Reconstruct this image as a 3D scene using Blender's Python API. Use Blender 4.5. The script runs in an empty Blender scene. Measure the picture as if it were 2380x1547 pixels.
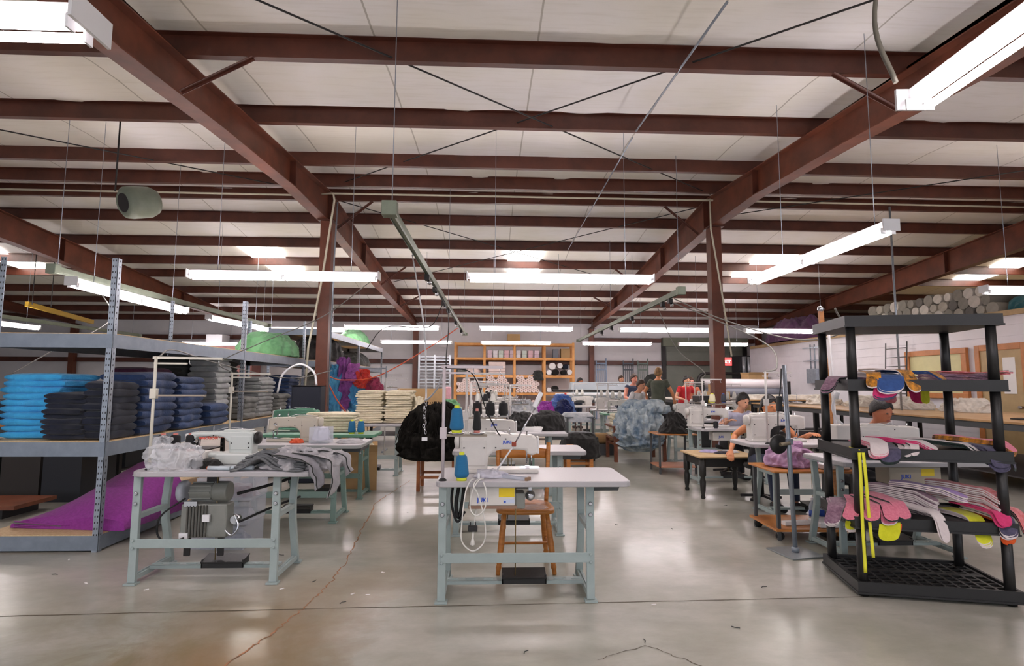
import bpy, bmesh, math, random
from mathutils import Vector, Matrix, noise
R = math.radians
PI = math.pi
random.seed(7)
scn = bpy.context.scene
COL = scn.collection
# ---------------------------------------------------------------- camera
FPX, CX, CY, CAMH = 1270.0, 1190.0, 773.5, 1.4
_Y = Vector((-50.0, -117.0, FPX)).normalized()
_Z = Vector((.005, 1.0, (117.0 + .25) / FPX)).normalized()
_Y = (_Y - _Z * _Y.dot(_Z)).normalized()
_X = _Y.cross(_Z)
if _X.x < 0: _X = -_X
MW = Matrix((_X, _Y, _Z))            # camera (right, up, forward) -> world
cd = bpy.data.cameras.new('camera'); cam = bpy.data.objects.new('camera', cd); COL.objects.link(cam)
rt, up, fw = MW @ Vector((1, 0, 0)), MW @ Vector((0, 1, 0)), MW @ Vector((0, 0, 1))
m4 = Matrix((rt, up, -fw)).transposed().to_4x4(); m4.translation = Vector((0, 0, CAMH))
cam.matrix_world = m4
cd.sensor_width = 36; cd.lens = FPX / 2380 * 36; cd.clip_start = .05; cd.clip_end = 200
scn.camera = cam
def _ray(px, py): return MW @ Vector((px - CX, -(py - CY), FPX))
def G(px, py, z=0.0):
    r = _ray(px, py); t = (z - CAMH) / r.z; return Vector((r.x * t, r.y * t, z))
def W(px, py, d):
    r = _ray(px, py); t = d / r.y; return Vector((r.x * t, d, CAMH + r.z * t))
# ---------------------------------------------------------------- world, exposure
scn.view_settings.view_transform = 'Standard'; scn.view_settings.look = 'None'
scn.view_settings.gamma = 1; scn.view_settings.use_curve_mapping = False
scn.view_settings.exposure = 0.8
wd = bpy.data.worlds.new('world'); scn.world = wd; wd.use_nodes = True
wd.node_tree.nodes['Background'].inputs[0].default_value = (.86, .9, 1, 1)
wd.node_tree.nodes['Background'].inputs[1].default_value = .75
TUBE_STRENGTH = 27.0
SKY_STRENGTH = 6.0
# ---------------------------------------------------------------- materials
def lin(c):
    return tuple(((v / 255) / 12.92 if v / 255 <= .04045 else ((v / 255 + .055) / 1.055) ** 2.4) for v in c)
MATS = {}
def M(name, rgb=(128, 128, 128), rough=.5, metal=0, var=0, vs=6, bump=0, bs=60, rgb2=None, emit=0, alpha=1, spec=.5, coat=0, stretch=None, trans=0, sheen=0):
    if name in MATS: return MATS[name]
    m = bpy.data.materials.new(name); m.use_nodes = True; nt = m.node_tree; b = nt.nodes['Principled BSDF']
    c = lin(rgb) + (1,)
    b.inputs['Base Color'].default_value = c; b.inputs['Roughness'].default_value = rough
    b.inputs['Metallic'].default_value = metal; b.inputs['Specular IOR Level'].default_value = spec
    b.inputs['Coat Weight'].default_value = coat; b.inputs['Coat Roughness'].default_value = .12
    if trans: b.inputs['Transmission Weight'].default_value = trans
    if alpha < 1: b.inputs['Alpha'].default_value = alpha
    if sheen: b.inputs['Sheen Weight'].default_value = sheen; b.inputs['Sheen Roughness'].default_value = .6
    if emit:
        b.inputs['Emission Color'].default_value = c; b.inputs['Emission Strength'].default_value = emit
    if var or rgb2 or bump:
        tc = nt.nodes.new('ShaderNodeTexCoord'); mp = nt.nodes.new('ShaderNodeMapping')
        nt.links.new(tc.outputs['Object'], mp.inputs[0])
        if stretch: mp.inputs['Scale'].default_value = stretch
    if var or rgb2:
        n = nt.nodes.new('ShaderNodeTexNoise'); n.inputs['Scale'].default_value = vs; n.inputs['Detail'].default_value = 6
        n.inputs['Roughness'].default_value = .62
        nt.links.new(mp.outputs[0], n.inputs['Vector'])
        cr = nt.nodes.new('ShaderNodeValToRGB'); cr.color_ramp.elements[0].position = .36; cr.color_ramp.elements[1].position = .64
        if rgb2: a, d = lin(rgb2), lin(rgb)
        else:
            a = tuple(v * (1 - var) for v in c[:3]); d = tuple(min(1, v * (1 + var)) for v in c[:3])
        cr.color_ramp.elements[0].color = a + (1,); cr.color_ramp.elements[1].color = d + (1,)
        nt.links.new(n.outputs['Fac'], cr.inputs[0]); nt.links.new(cr.outputs[0], b.inputs['Base Color'])
    if bump:
        n2 = nt.nodes.new('ShaderNodeTexNoise'); n2.inputs['Scale'].default_value = bs; n2.inputs['Detail'].default_value = 4
        nt.links.new(mp.outputs[0], n2.inputs['Vector'])
        bp = nt.nodes.new('ShaderNodeBump'); bp.inputs['Strength'].default_value = bump; bp.inputs['Distance'].default_value = .01
        nt.links.new(n2.outputs['Fac'], bp.inputs['Height']); nt.links.new(bp.outputs[0], b.inputs['Normal'])
    MATS[name] = m; return m
STEEL = M('oxide_red_steel', (82, 41, 28), .45, var=.25, vs=3, bump=.05)
STEEL2 = M('oxide_red_dusty_steel', (116, 62, 42), .5, rgb2=(90, 48, 32), vs=2.5)
INSUL = M('white_insulation', (222, 216, 207), .55, var=.05, vs=2, bump=.25, bs=5)
INSUL2 = M('cream_insulation', (214, 208, 188), .6, var=.06, vs=3)
WHITEM = M('white_enamel', (226, 226, 228), .35)
TUBE = M('lamp_tube', (255, 244, 246), .4, emit=TUBE_STRENGTH)
SKYL = M('skylight_panel', (255, 250, 244), .4, emit=SKY_STRENGTH)
GALV = M('galvanised_steel', (150, 158, 168), .38, metal=.55, var=.12, vs=12)
RACKG = M('grey_rack_steel', (128, 138, 150), .42, metal=.3, var=.1, vs=8)
PARTB = M('particle_board', (216, 190, 150), .7, rgb2=(196, 166, 124), vs=60)
MINT = M('mint_machine_paint', (154, 168, 166), .42, var=.06, vs=7)
MINTD = M('dark_mint_paint', (104, 128, 118), .5, var=.1, vs=7)
LAMIN = M('grey_speckled_laminate', (206, 203, 206), .38, rgb2=(190, 186, 190), vs=400)
LAMEDGE = M('grey_plastic_edging', (170, 168, 170), .5)
MACH = M('cream_machine_paint', (214, 210, 204), .32, var=.04, vs=6)
CHROME = M('chrome', (200, 200, 205), .18, metal=1)
IRON = M('dark_iron', (46, 44, 44), .5, metal=.5)
BLACKP = M('black_plastic', (30, 29, 29), .45, bump=.1, bs=200)
DKGREY = M('dark_grey_plastic', (72, 74, 76), .5)
RUBBER = M('black_rubber', (22, 22, 22), .7)
WIREW = M('white_wire', (222, 220, 214), .5)
WIREG = M('grey_wire', (120, 118, 112), .6)
ORANGEW = M('orange_cable', (222, 92, 54), .5)
WOODO = M('orange_varnished_wood', (192, 126, 58), .36, rgb2=(166, 100, 40), vs=5, stretch=(1, 1, 8))
WOODR = M('red_brown_wood', (122, 66, 38), .42, rgb2=(98, 50, 28), vs=5)
PINE = M('pine_lumber', (228, 166, 98), .6, rgb2=(206, 142, 76), vs=4)
CARDB = M('cardboard', (176, 142, 98), .8, var=.06, vs=5)
PAPERW = M('white_paper', (232, 230, 228), .7)
PLASTW = M('translucent_white_plastic', (226, 230, 240), .25, alpha=.3, spec=.6)
CLEARF = M('clear_film', (232, 235, 240), .16, alpha=.33, spec=.9, bump=.6, bs=18)
BLUETXT = M('blue_lettering', (36, 78, 190), .5)
YELLOW = M('yellow_label', (236, 206, 30), .5)
THREADB = M('blue_thread', (28, 112, 160), .6, bump=.5, bs=160, stretch=(1, 1, 12), var=.06, vs=30)
THREADK = M('black_thread', (26, 26, 28), .65, bump=.5, bs=160, stretch=(1, 1, 12))
THREADW = M('white_thread', (226, 224, 216), .65, bump=.5, bs=160, stretch=(1, 1, 12))
def fab(name, rgb, rgb2=None, vs=14, bump=.35, bs=220, rough=.9):
    return M('fabric_' + name, rgb, rough, rgb2=rgb2 or tuple(int(v * .9) for v in rgb), vs=vs, bump=bump, bs=bs, spec=.2, sheen=.15)
# ---------------------------------------------------------------- mesh helpers
class MB:
    def __init__(s): s.v = []; s.f = []; s.sm = []; s.mi = []; s.cur = 0
    def add(s, vs, fs, sm=False):
        o = len(s.v); s.v.extend([tuple(v) for v in vs])
        for f in fs: s.f.append([i + o for i in f]); s.sm.append(sm); s.mi.append(s.cur)
        return s
    def box(s, x0, x1, y0, y1, z0, z1):
        return s.add([(x, y, z) for x in (x0, x1) for y in (y0, y1) for z in (z0, z1)],
              [(0, 1, 3, 2), (4, 6, 7, 5), (0, 4, 5, 1), (2, 3, 7, 6), (0, 2, 6, 4), (1, 5, 7, 3)])
    def cb(s, c, size, rot=None):
        hx, hy, hz = size[0] / 2, size[1] / 2, size[2] / 2; c = Vector(c)
        mt = rot if rot is not None else Matrix.Identity(3)
        if isinstance(mt, (int, float)): mt = Matrix.Rotation(mt, 3, 'Z')
        return s.add([c + mt @ Vector((x, y, z)) for x in (-hx, hx) for y in (-hy, hy) for z in (-hz, hz)],
              [(0, 1, 3, 2), (4, 6, 7, 5), (0, 4, 5, 1), (2, 3, 7, 6), (0, 2, 6, 4), (1, 5, 7, 3)])
    def bar(s, p0, p1, w, h, upv=(0, 0, 1)):
        p0, p1 = Vector(p0), Vector(p1); d = (p1 - p0); L = d.length; d.normalize(); u = Vector(upv)
        if abs(d.dot(u)) > .98: u = Vector((0, 1, 0))
        a = d.cross(u).normalized(); b = a.cross(d).normalized()
        vs = [p + a * (sx * w / 2) + b * (sz * h / 2) for p in (p0, p1) for sx in (-1, 1) for sz in (-1, 1)]
        return s.add(vs, [(0, 1, 3, 2), (4, 6, 7, 5), (0, 4, 5, 1), (2, 3, 7, 6), (0, 2, 6, 4), (1, 5, 7, 3)])
    def tube(s, pts, r, n=8, cap=True, sm=True):
        pts = [Vector(p) for p in pts]; rs = r if isinstance(r, (list, tuple)) else [r] * len(pts)
        t = (pts[1] - pts[0]).normalized(); u = Vector((0, 0, 1)) if abs(t.z) < .9 else Vector((0, 1, 0))
        a = t.cross(u).normalized(); vs = []; fs = []
        for i, p in enumerate(pts):
            if i < len(pts) - 1: t2 = (pts[i + 1] - p)
            else: t2 = p - pts[i - 1]
            if 0 < i < len(pts) - 1: t2 = (pts[i + 1] - p).normalized() + (p - pts[i - 1]).normalized()
            if t2.length < 1e-9: t2 = t
            t2 = t2.normalized(); a = (a - t2 * a.dot(t2)).normalized(); b = t2.cross(a); t = t2
            for k in range(n):
                q = 2 * PI * k / n; vs.append(p + (a * math.cos(q) + b * math.sin(q)) * rs[i])
        for i in range(len(pts) - 1):
            for k in range(n): fs.append((i * n + k, i * n + (k + 1) % n, (i + 1) * n + (k + 1) % n, (i + 1) * n + k))
        s.add(vs, fs, sm)
        if cap:
            o = len(s.v) - len(vs); e = len(s.v) - n
            s.f.append([o + k for k in range(n)][::-1]); s.sm.append(False); s.mi.append(s.cur)
            s.f.append([e + k for k in range(n)]); s.sm.append(False); s.mi.append(s.cur)
        return s
    def cyl(s, p0, p1, r, n=12, r1=None): return s.tube([p0, p1], [r, r if r1 is None else r1], n)
    def lathe(s, prof, c=(0, 0, 0), n=20, sm=True):
        cx, cy, cz = c; vs = []; fs = []
        for (r, z) in prof:
            for k in range(n): q = 2 * PI * k / n; vs.append((cx + r * math.cos(q), cy + r * math.sin(q), cz + z))
        for i in range(len(prof) - 1):
            for k in range(n): fs.append((i * n + k, i * n + (k + 1) % n, (i + 1) * n + (k + 1) % n, (i + 1) * n + k))
        s.add(vs, fs, sm); o = len(s.v) - len(vs)
        for (b, rev) in ((o, True), (len(s.v) - n, False)):
            l = [b + k for k in range(n)]; s.f.append(l[::-1] if rev else l); s.sm.append(False); s.mi.append(s.cur)
        return s
    def prism(s, poly, a0, a1, plane='xz'):
        n = len(poly)
        def P(u, v, a): return (u, a, v) if plane == 'xz' else ((a, u, v) if plane == 'yz' else (u, v, a))
        vs = [P(u, v, a0) for u, v in poly] + [P(u, v, a1) for u, v in poly]
        fs = [list(range(n)), list(range(2 * n - 1, n - 1, -1))] + [(i, i + n, (i + 1) % n + n, (i + 1) % n) for i in range(n)]
        return s.add(vs, fs)
    def grid(s, fn, nu, nv, sm=True, closeu=False):
        vs = [fn(i / nu, j / nv) for i in range(nu + (0 if closeu else 1)) for j in range(nv + 1)]
        m = nu if closeu else nu + 1; fs = []
        for i in range(nu):
            for j in range(nv):
                i2 = (i + 1) % m; fs.append((i * (nv + 1) + j, i2 * (nv + 1) + j, i2 * (nv + 1) + j + 1, i * (nv + 1) + j + 1))
        return s.add(vs, fs, sm)
    def mesh(s, name, mats):
        me = bpy.data.meshes.new(name); me.from_pydata(s.v, [], s.f)
        for m in (mats if isinstance(mats, (list, tuple)) else [mats]): me.materials.append(m)
        me.polygons.foreach_set('use_smooth', s.sm); me.polygons.foreach_set('material_index', s.mi)
        me.update()
        bm = bmesh.new(); bm.from_mesh(me); bmesh.ops.recalc_face_normals(bm, faces=bm.faces); bm.to_mesh(me); bm.free()
        return me
    def build(s, name, mats, parent=None, loc=None, bevel=0, rz=None, solid=0, sub=0):
        o = bpy.data.objects.new(name, s.mesh(name, mats)); COL.objects.link(o)
        if parent is not None: o.parent = parent
        if loc is not None: o.location = loc
        if rz: o.rotation_euler.z = rz
        if solid: md = o.modifiers.new('s', 'SOLIDIFY'); md.thickness = solid; md.offset = 0
        if bevel:
            md = o.modifiers.new('b', 'BEVEL'); md.width = bevel; md.segments = 2; md.limit_method = 'ANGLE'; md.angle_limit = R(40)
        if sub: md = o.modifiers.new('u', 'SUBSURF'); md.levels = sub; md.render_levels = sub
        return o
def tag(o, label=None, cat=None, group=None, kind=None):
    if label: o['label'] = label
    if cat: o['category'] = cat
    if group: o['group'] = group
    if kind: o['kind'] = kind
    return o
def empty(name, loc=(0, 0, 0), rz=0):
    o = bpy.data.objects.new(name, None); COL.objects.link(o); o.location = loc; o.rotation_euler.z = rz
    o.empty_display_size = .1; return o
def thing(name, label, cat, loc=(0, 0, 0), rz=0, group=None): return tag(empty(name, loc, rz), label, cat, group)
def struct(o): o['kind'] = 'structure'; return o
def copy_tree(o, parent=None):
    c = o.copy(); COL.objects.link(c); c.parent = parent
    for ch in list(o.children): copy_tree(ch, c)
    return c
def dup(o, loc, rz=None, label=None, group=None, scale=None):
    c = copy_tree(o); c.location = loc
    if rz is not None: c.rotation_euler.z = rz
    if label: c['label'] = label
    if group: c['group'] = group
    if scale: c.scale = scale
    return c
def text(body, size, mat, parent, loc, rot=(PI / 2, 0, 0), bold=.0, name='lettering', align='CENTER', sx=1):
    cu = bpy.data.curves.new('t', 'FONT'); cu.body = body; cu.size = size; cu.extrude = .0006; cu.offset = bold; cu.align_x = align
    t = bpy.data.objects.new('t', cu); COL.objects.link(t)
    bpy.context.view_layer.update()
    me = bpy.data.meshes.new_from_object(t.evaluated_get(bpy.context.evaluated_depsgraph_get()))
    bpy.data.objects.remove(t); me.materials.clear(); me.materials.append(mat)
    o = bpy.data.objects.new(name, me); COL.objects.link(o); o.parent = parent; o.location = loc; o.rotation_euler = rot; o.scale.x = sx
    return o
def arc(p0, p1, sag, n=12):
    p0, p1 = Vector(p0), Vector(p1)
    return [p0.lerp(p1, i / n) - Vector((0, 0, sag * 4 * (i / n) * (1 - i / n))) for i in range(n + 1)]
def spline(pts, k=6):
    P = [Vector(p) for p in pts]; P = [P[0] * 2 - P[1]] + P + [P[-1] * 2 - P[-2]]; out = []
    for i in range(1, len(P) - 2):
        a, b, c, d = P[i - 1], P[i], P[i + 1], P[i + 2]
        for j in range(k):
            t = j / k
            out.append(.5 * ((2 * b) + (c - a) * t + (2 * a - 5 * b + 4 * c - d) * t * t + (3 * b - a - 3 * c + d) * t ** 3))
    out.append(P[-2]); return out
ORD = ['first', 'second', 'third', 'fourth', 'fifth', 'sixth', 'seventh', 'eighth', 'ninth', 'tenth', 'eleventh', 'twelfth', 'thirteenth', 'fourteenth', 'fifteenth', 'sixteenth', 'seventeenth', 'eighteenth', 'nineteenth', 'twentieth']
# ================================================================ building shell
RIDGE = 9.85
def zpur(y): return 4.043 + .0833 * y if y < RIDGE else 5.685 - .0833 * y     # underside of the purlins
XL, XR, YN, YB = -24.9, 19.0, -7.0, 22.35
# floor
fm = bpy.data.materials.new('polished_concrete'); fm.use_nodes = True; nt = fm.node_tree; bs = nt.nodes['Principled BSDF']
def nd(t, **k):
    n = nt.nodes.new(t)
    for a, b in k.items(): setattr(n, a, b)
    return n
def lk(a, b): nt.links.new(a, b)
tc = nd('ShaderNodeTexCoord')
def noi(scale, detail=6, rough=.6, dist=0, st=None):
    mp = nd('ShaderNodeMapping'); lk(tc.outputs['Object'], mp.inputs[0])
    if st: mp.inputs['Scale'].default_value = st
    n = nd('ShaderNodeTexNoise'); n.inputs['Scale'].default_value = scale; n.inputs['Detail'].default_value = detail
    n.inputs['Roughness'].default_value = rough; n.inputs['Distortion'].default_value = dist; lk(mp.outputs[0], n.inputs['Vector']); return n.outputs['Fac']
def ramp(fac, a, b, ca=(0, 0, 0), cb=(1, 1, 1)):
    r = nd('ShaderNodeValToRGB'); r.color_ramp.elements[0].position = a; r.color_ramp.elements[1].position = b
    r.color_ramp.elements[0].color = tuple(ca) + (1,); r.color_ramp.elements[1].color = tuple(cb) + (1,); lk(fac, r.inputs[0]); return r.outputs[0]
def mix(f, a, b, mode='MIX'):
    m = nd('ShaderNodeMix', data_type='RGBA', blend_type=mode)
    if isinstance(f, (int, float)): m.inputs[0].default_value = f
    else: lk(f, m.inputs[0])
    for s, v in ((6, a), (7, b)):
        if isinstance(v, tuple): m.inputs[s].default_value = v + (1,)
        else: lk(v, m.inputs[s])
    return m.outputs[2]
def mth(op, a, b=None, clamp=False):
    m = nd('ShaderNodeMath', operation=op); m.use_clamp = clamp
    for i, v in enumerate((a, b)):
        if v is None: continue
        if isinstance(v, (int, float)): m.inputs[i].default_value = v
        else: lk(v, m.inputs[i])
    return m.outputs[0]
base = mix(ramp(noi(.8, 8, .65, .2), .3, .72), lin((152, 153, 138)), lin((198, 194, 186)))
base = mix(mth('MULTIPLY', ramp(noi(.35, 4), .46, .66), .6), base, lin((138, 140, 118)))
base = mix(mth('MULTIPLY', ramp(noi(3.2, 10, .7, .2, (1, 1.8, 1)), .42, .8), .4), base, lin((122, 116, 96)))
base = mix(mth('MULTIPLY', ramp(noi(1.3, 10, .72, .3, (1, 2.6, 1)), .45, .8), .45), base, lin((120, 122, 112)))
sep = nd('ShaderNodeSeparateXYZ'); lk(tc.outputs['Object'], sep.inputs[0])
# rusty stain following the orange crack, widening towards the front
line = mth('ADD', mth('MULTIPLY', mth('SUBTRACT', sep.outputs[1], 3.0), .16), -1.32)
wob = mth('MULTIPLY', mth('SUBTRACT', noi(1.7, 6, .7, .6), .5), 1.1)
dist = mth('ABSOLUTE', mth('ADD', mth('SUBTRACT', sep.outputs[0], line), wob))
nearf = mth('SUBTRACT', 1.0, mth('MULTIPLY', mth('SUBTRACT', sep.outputs[1], 2.6), .55), True)
stain = mth('MULTIPLY', mth('SUBTRACT', 1.0, mth('MULTIPLY', dist, 1.5), True), nearf, True)
base = mix(mth('MULTIPLY', mth('POWER', stain, .6), .92, True), base, lin((136, 98, 38)))
wide = mth('MULTIPLY', mth('SUBTRACT', 1.0, mth('MULTIPLY', mth('ABSOLUTE', mth('SUBTRACT', sep.outputs[0], -1.9)), .62), True), nearf, True)
base = mix(mth('MULTIPLY', mth('MULTIPLY', wide, ramp(noi(2.3, 7, .7, 1), .4, .62)), .85), base, lin((118, 108, 68)))
lk(base, bs.inputs['Base Color'])
bs.inputs['Roughness'].default_value = .34
bs.inputs['Specular IOR Level'].default_value = .5; bs.inputs['Coat Weight'].default_value = .4; bs.inputs['Coat Roughness'].default_value = .15
b = MB(); b.add([(XL, YN, 0), (XR, YN, 0), (XR, YB + .2, 0), (XL, YB + .2, 0), (XL, YN, -.15), (XR, YN, -.15), (XR, YB + .2, -.15), (XL, YB + .2, -.15)],
    [(0, 1, 2, 3), (7, 6, 5, 4), (0, 4, 5, 1), (1, 5, 6, 2), (2, 6, 7, 3), (3, 7, 4, 0)])
struct(b.build('floor', fm))
# control joint and cracks in the slab: thin strips of dirt lying in the joint
def strip(pts, w, mat, name, lab=None, seed=0):
    rnd = random.Random(seed); b = MB(); vs = []
    for i, p in enumerate(pts):
        q = pts[min(i + 1, len(pts) - 1)] - pts[max(i - 1, 0)]; q.z = 0; n = Vector((-q.y, q.x, 0)).normalized()
        ww = w * rnd.uniform(.4, 1.25); vs += [p + n * ww + Vector((0, 0, .0015)), p - n * ww + Vector((0, 0, .0015))]
    b.add(vs, [(2 * i, 2 * i + 1, 2 * i + 3, 2 * i + 2) for i in range(len(pts) - 1)]); return struct(b.build(name, mat))
def rough_line(pts, n, amp, seed):
    rnd = random.Random(seed); out = []
    for i in range(len(pts) - 1):
        a, c = Vector(pts[i]), Vector(pts[i + 1])
        for j in range(n): out.append(a.lerp(c, j / n) + Vector((rnd.uniform(-amp, amp), rnd.uniform(-amp, amp), 0)))
    return out + [Vector(pts[-1])]
JOINT = M('joint_dirt', (92, 82, 66), .9); CRACKO = M('orange_crack_filler', (178, 124, 90), .85, rgb2=(128, 104, 80), vs=14)
strip(rough_line([(-6, 3.42, 0), (-1.17, 3.58, 0), (2.4, 3.68, 0), (7, 3.8, 0)], 24, .003, 2), .004, JOINT, 'trim_floor_joint')
strip(rough_line([(-1.36, 2.3, 0), (-1.3, 2.95, 0), (-1.21, 3.25, 0), (-1.15, 3.6, 0), (-1.11, 4.0, 0), (-1.12, 4.45, 0), (-1.21, 5.3, 0), (-1.33, 6.6, 0), (-1.15, 8.1, 0)], 14, .012, 4), .0055, CRACKO, 'trim_floor_crack')
strip(rough_line([(.55, 2.9, 0), (.85, 3.05, 0), (1.0, 2.9, 0), (1.3, 2.55, 0)], 8, .012, 6), .0022, JOINT, 'trim_floor_hairline')
# ceiling: quilted insulation above the purlins
HP = .2
def zc(x, y):
    z = zpur(y) + HP
    # the blanket sags a little between the purlins and is gathered along its taped seams
    return z
PY = [.3, 1.9, 3.45, 4.997, 6.587, 8.216, 9.39, 10.2, 11.37, 12.92, 14.41, 15.69, 17.56, 19.0, 20.5, 22.04]
def ceil_part(y0, y1, name):
    nx, ny = 150, 40
    def fn(u, v):
        x = XL + (XR - XL) * u; y = y0 + (y1 - y0) * v
        lo = max([p for p in PY + [-8, -5.5, -3, -1.3] if p <= y + 1e-6]); hi = min([p for p in PY + [-5.5, -3, -1.3, 23.6] if p > y + 1e-6] or [y + 1])
        t = (y - lo) / (hi - lo); s = 4 * t * (1 - t)
        seam = abs(((x + .35) / 1.55) % 1 - .5) * 2
        return Vector((x, y, zc(x, y) + .05 * s - .018 * s * (seam > .93) + .012 * s * noise.noise(Vector((x * 1.3, y * 1.7, 0)))))
    b = MB().grid(fn, nx, ny); return struct(b.build(name, INSUL, solid=.03))
# insulation colour with seams and slightly yellowed lengths
im = INSUL; nt = im.node_tree; bs = nt.nodes['Principled BSDF']; tc = nd('ShaderNodeTexCoord')
sep = nd('ShaderNodeSeparateXYZ'); lk(tc.outputs['Object'], sep.inputs[0])
fx = mth('FRACT', mth('DIVIDE', mth('ADD', sep.outputs[0], .35), 1.55)); se = mth('LESS_THAN', mth('ABSOLUTE', mth('SUBTRACT', fx, .5)), .006)
colr = mix(ramp(noi(.45, 3), .4, .6), lin((236, 233, 232)), lin((230, 226, 216)))
colr = mix(mth('MULTIPLY', ramp(noi(6, 4, .6, 0, (.3, 4, 1)), .5, .8), .25), colr, lin((180, 172, 150)))
colr = mix(mth('MULTIPLY', se, .55), colr, lin((120, 112, 92)))
lk(colr, bs.inputs['Base Color'])
ceil_part(YN, RIDGE, 'ceiling'); ceil_part(RIDGE, YB + .15, 'ceiling')
# roof slab above so that no daylight leaks through
b = MB()
for (a, c) in ((YN, RIDGE), (RIDGE, YB + .3)):
    b.add([(XL, a, zpur(a + (1e-6 if a == RIDGE else 0)) + .42), (XR, a, zpur(a + (1e-6 if a == RIDGE else 0)) + .42), (XR, c, zpur(c) + .42), (XL, c, zpur(c) + .42)], [(0, 1, 2, 3)])
struct(b.build('ceiling', M('roof_sheet', (150, 150, 150), .6), solid=.03))
# walls
WALLM = M('white_liner_wall', (222, 218, 220), .6, var=.04, vs=1.5, bump=.15, bs=3)
b = MB().box(XL, XR, YB, YB + .12, 0, 4.4)
struct(b.build('wall_back', WALLM))
b = MB().box(XL - .12, XL, YN, YB + .1, 0, 5.2); struct(b.build('wall_left', WALLM))
b = MB().box(XR, XR + .12, YN, YB + .1, 0, 5.2); struct(b.build('wall_right', WALLM))
# partition of white planks on the right, with a storage deck on top
PLANK = M('white_plank_wall', (216, 212, 218), .45, var=.03, vs=3)
b = MB(); z = 0
for k in range(13):
    z1 = min(z + .215, 2.76); b.box(10.0, 10.1, 5.0, 20.6, z, z1 - .006); z = z1
b.box(10.012, 10.09, 5.0, 20.6, 0, 2.76)
struct(b.build('wall_partition', PLANK))
b = MB().box(9.96, XR, 5.0, 20.6, 2.76, 2.86); struct(b.build('trim_deck', M('deck_plywood', (176, 150, 112), .7, var=.1)))
b = MB().box(10.0, XR, 20.6, 20.7, 0, 2.76); struct(b.build('wall_partition_end', PLANK))
# ---------------------------------------------------------------- steel frame
def csec(b, x0, x1, y, z, h=.2, fl=.065, t=.006, ydir=1):
    b.box(x0, x1, y - t, y, z, z + h); b.box(x0, x1, min(y, y + fl * ydir), max(y, y + fl * ydir), z, z + t * 1.5)
    b.box(x0, x1, min(y, y - fl * ydir), max(y, y - fl * ydir), z + h - t, z + h); b.box(x0, x1, y + fl * ydir - .003, y + fl * ydir + .003, z, z + .02)
for i, y in enumerate(PY + [-1.3, -3.0]):
    b = MB(); csec(b, XL + .02, XR - .02, y, zpur(y))
    o = b.build('roof_purlin', STEEL)
    side = 'in front of the ridge' if y < RIDGE else 'beyond the ridge'
    nth = ORD[i] if i < 16 else None
    tag(o, f'dark red steel roof purlin, {nth} row back from the camera, {side}' if nth else f'dark red steel roof purlin overhead, row {"just behind" if i == 16 else "well behind"} the camera', 'roof beam', 'roof purlins')
# bolts on the near purlins
# tapered rafters
def rafter(x, label):
    prof = [(YN, 3.75), (4.19, 4.01), (5.87, 4.16), (8.02, 4.3), (RIDGE, 4.3), (11.4, 4.2), (14.5, 3.96), (22.1, 3.66)]
    top = [(22.1, zpur(22.1)), (RIDGE, zpur(RIDGE)), (YN, zpur(YN))]
    r = thing('roof_rafter', label, 'roof beam', (x, RIDGE, 0), group='tapered roof rafters')
    P = [(y - RIDGE, z) for y, z in prof + top]
    b = MB().prism(P, -.006, .006, 'yz'); b.build('web', STEEL2, r)
    b = MB()
    for i in range(len(prof) - 1):
        b.bar((0, prof[i][0] - RIDGE, prof[i][1]), (0, prof[i + 1][0] - RIDGE, prof[i + 1][1]), .2, .014)
    b.build('bottom_flange', STEEL2, r)
    b = MB()
    for i in range(2): b.bar((0, top[i][0] - RIDGE, top[i][1] - .01), (0, top[i + 1][0] - RIDGE, top[i + 1][1] - .01), .2, .014)
    b.build('top_flange', STEEL2, r)
    for y in (2.0, 8.02, RIDGE + .1, 12.6, 17.5):
        zb = [p for p in prof]; z0 = None
        for i in range(len(prof) - 1):
            if prof[i][0] <= y <= prof[i + 1][0]: z0 = prof[i][1] + (prof[i + 1][1] - prof[i][1]) * (y - prof[i][0]) / (prof[i + 1][0] - prof[i][0])
        b = MB().box(-.098, .098, y - RIDGE - .008, y - RIDGE + .008, z0, zpur(y)); b.build('stiffener_plate', STEEL, r)
    return r, prof
RX = {-16.4: 'far left red steel rafter beyond the left column row', -9.8: 'red steel rafter over the grey shelving at the left edge',
      -3.02: 'large red steel rafter running down the left of the hall', 4.1: 'large red steel rafter running down the right of the hall', 11.05: 'dim red steel rafter over the storage deck at right'}
for x, l in RX.items():
    r, prof = rafter(x, l)
def zraf(y, pr=[(-7.0, 3.75), (4.19, 4.01), (5.87, 4.16), (8.02, 4.3), (9.85, 4.3), (11.4, 4.2), (14.5, 3.96), (22.1, 3.66)]):
    for i in range(len(pr) - 1):
        if pr[i][0] <= y <= pr[i + 1][0]: return pr[i][1] + (pr[i + 1][1] - pr[i][1]) * (y - pr[i][0]) / (pr[i + 1][0] - pr[i][0])
# flange braces from rafter to purlin
k = 0
for (x, sd, lab) in ((-3.02, 1, 'left'), (4.1, -1, 'right')):
    for y in (4.997, 10.2, 14.41, 17.56):
        b = MB().bar((x + sd * .1, y, zraf(y) + .02), (x + sd * .75, y, zpur(y)), .05, .006)
        b.bar((x + sd * .1, y + .02, zraf(y) + .02), (x + sd * .75, y + .02, zpur(y)), .006, .05)
        tag(b.build('flange_brace', STEEL), f'short red angle brace under the {lab} rafter, {ORD[[4.997, 10.2, 14.41, 17.56].index(y)]} from the camera', 'brace', 'rafter flange braces')
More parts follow.
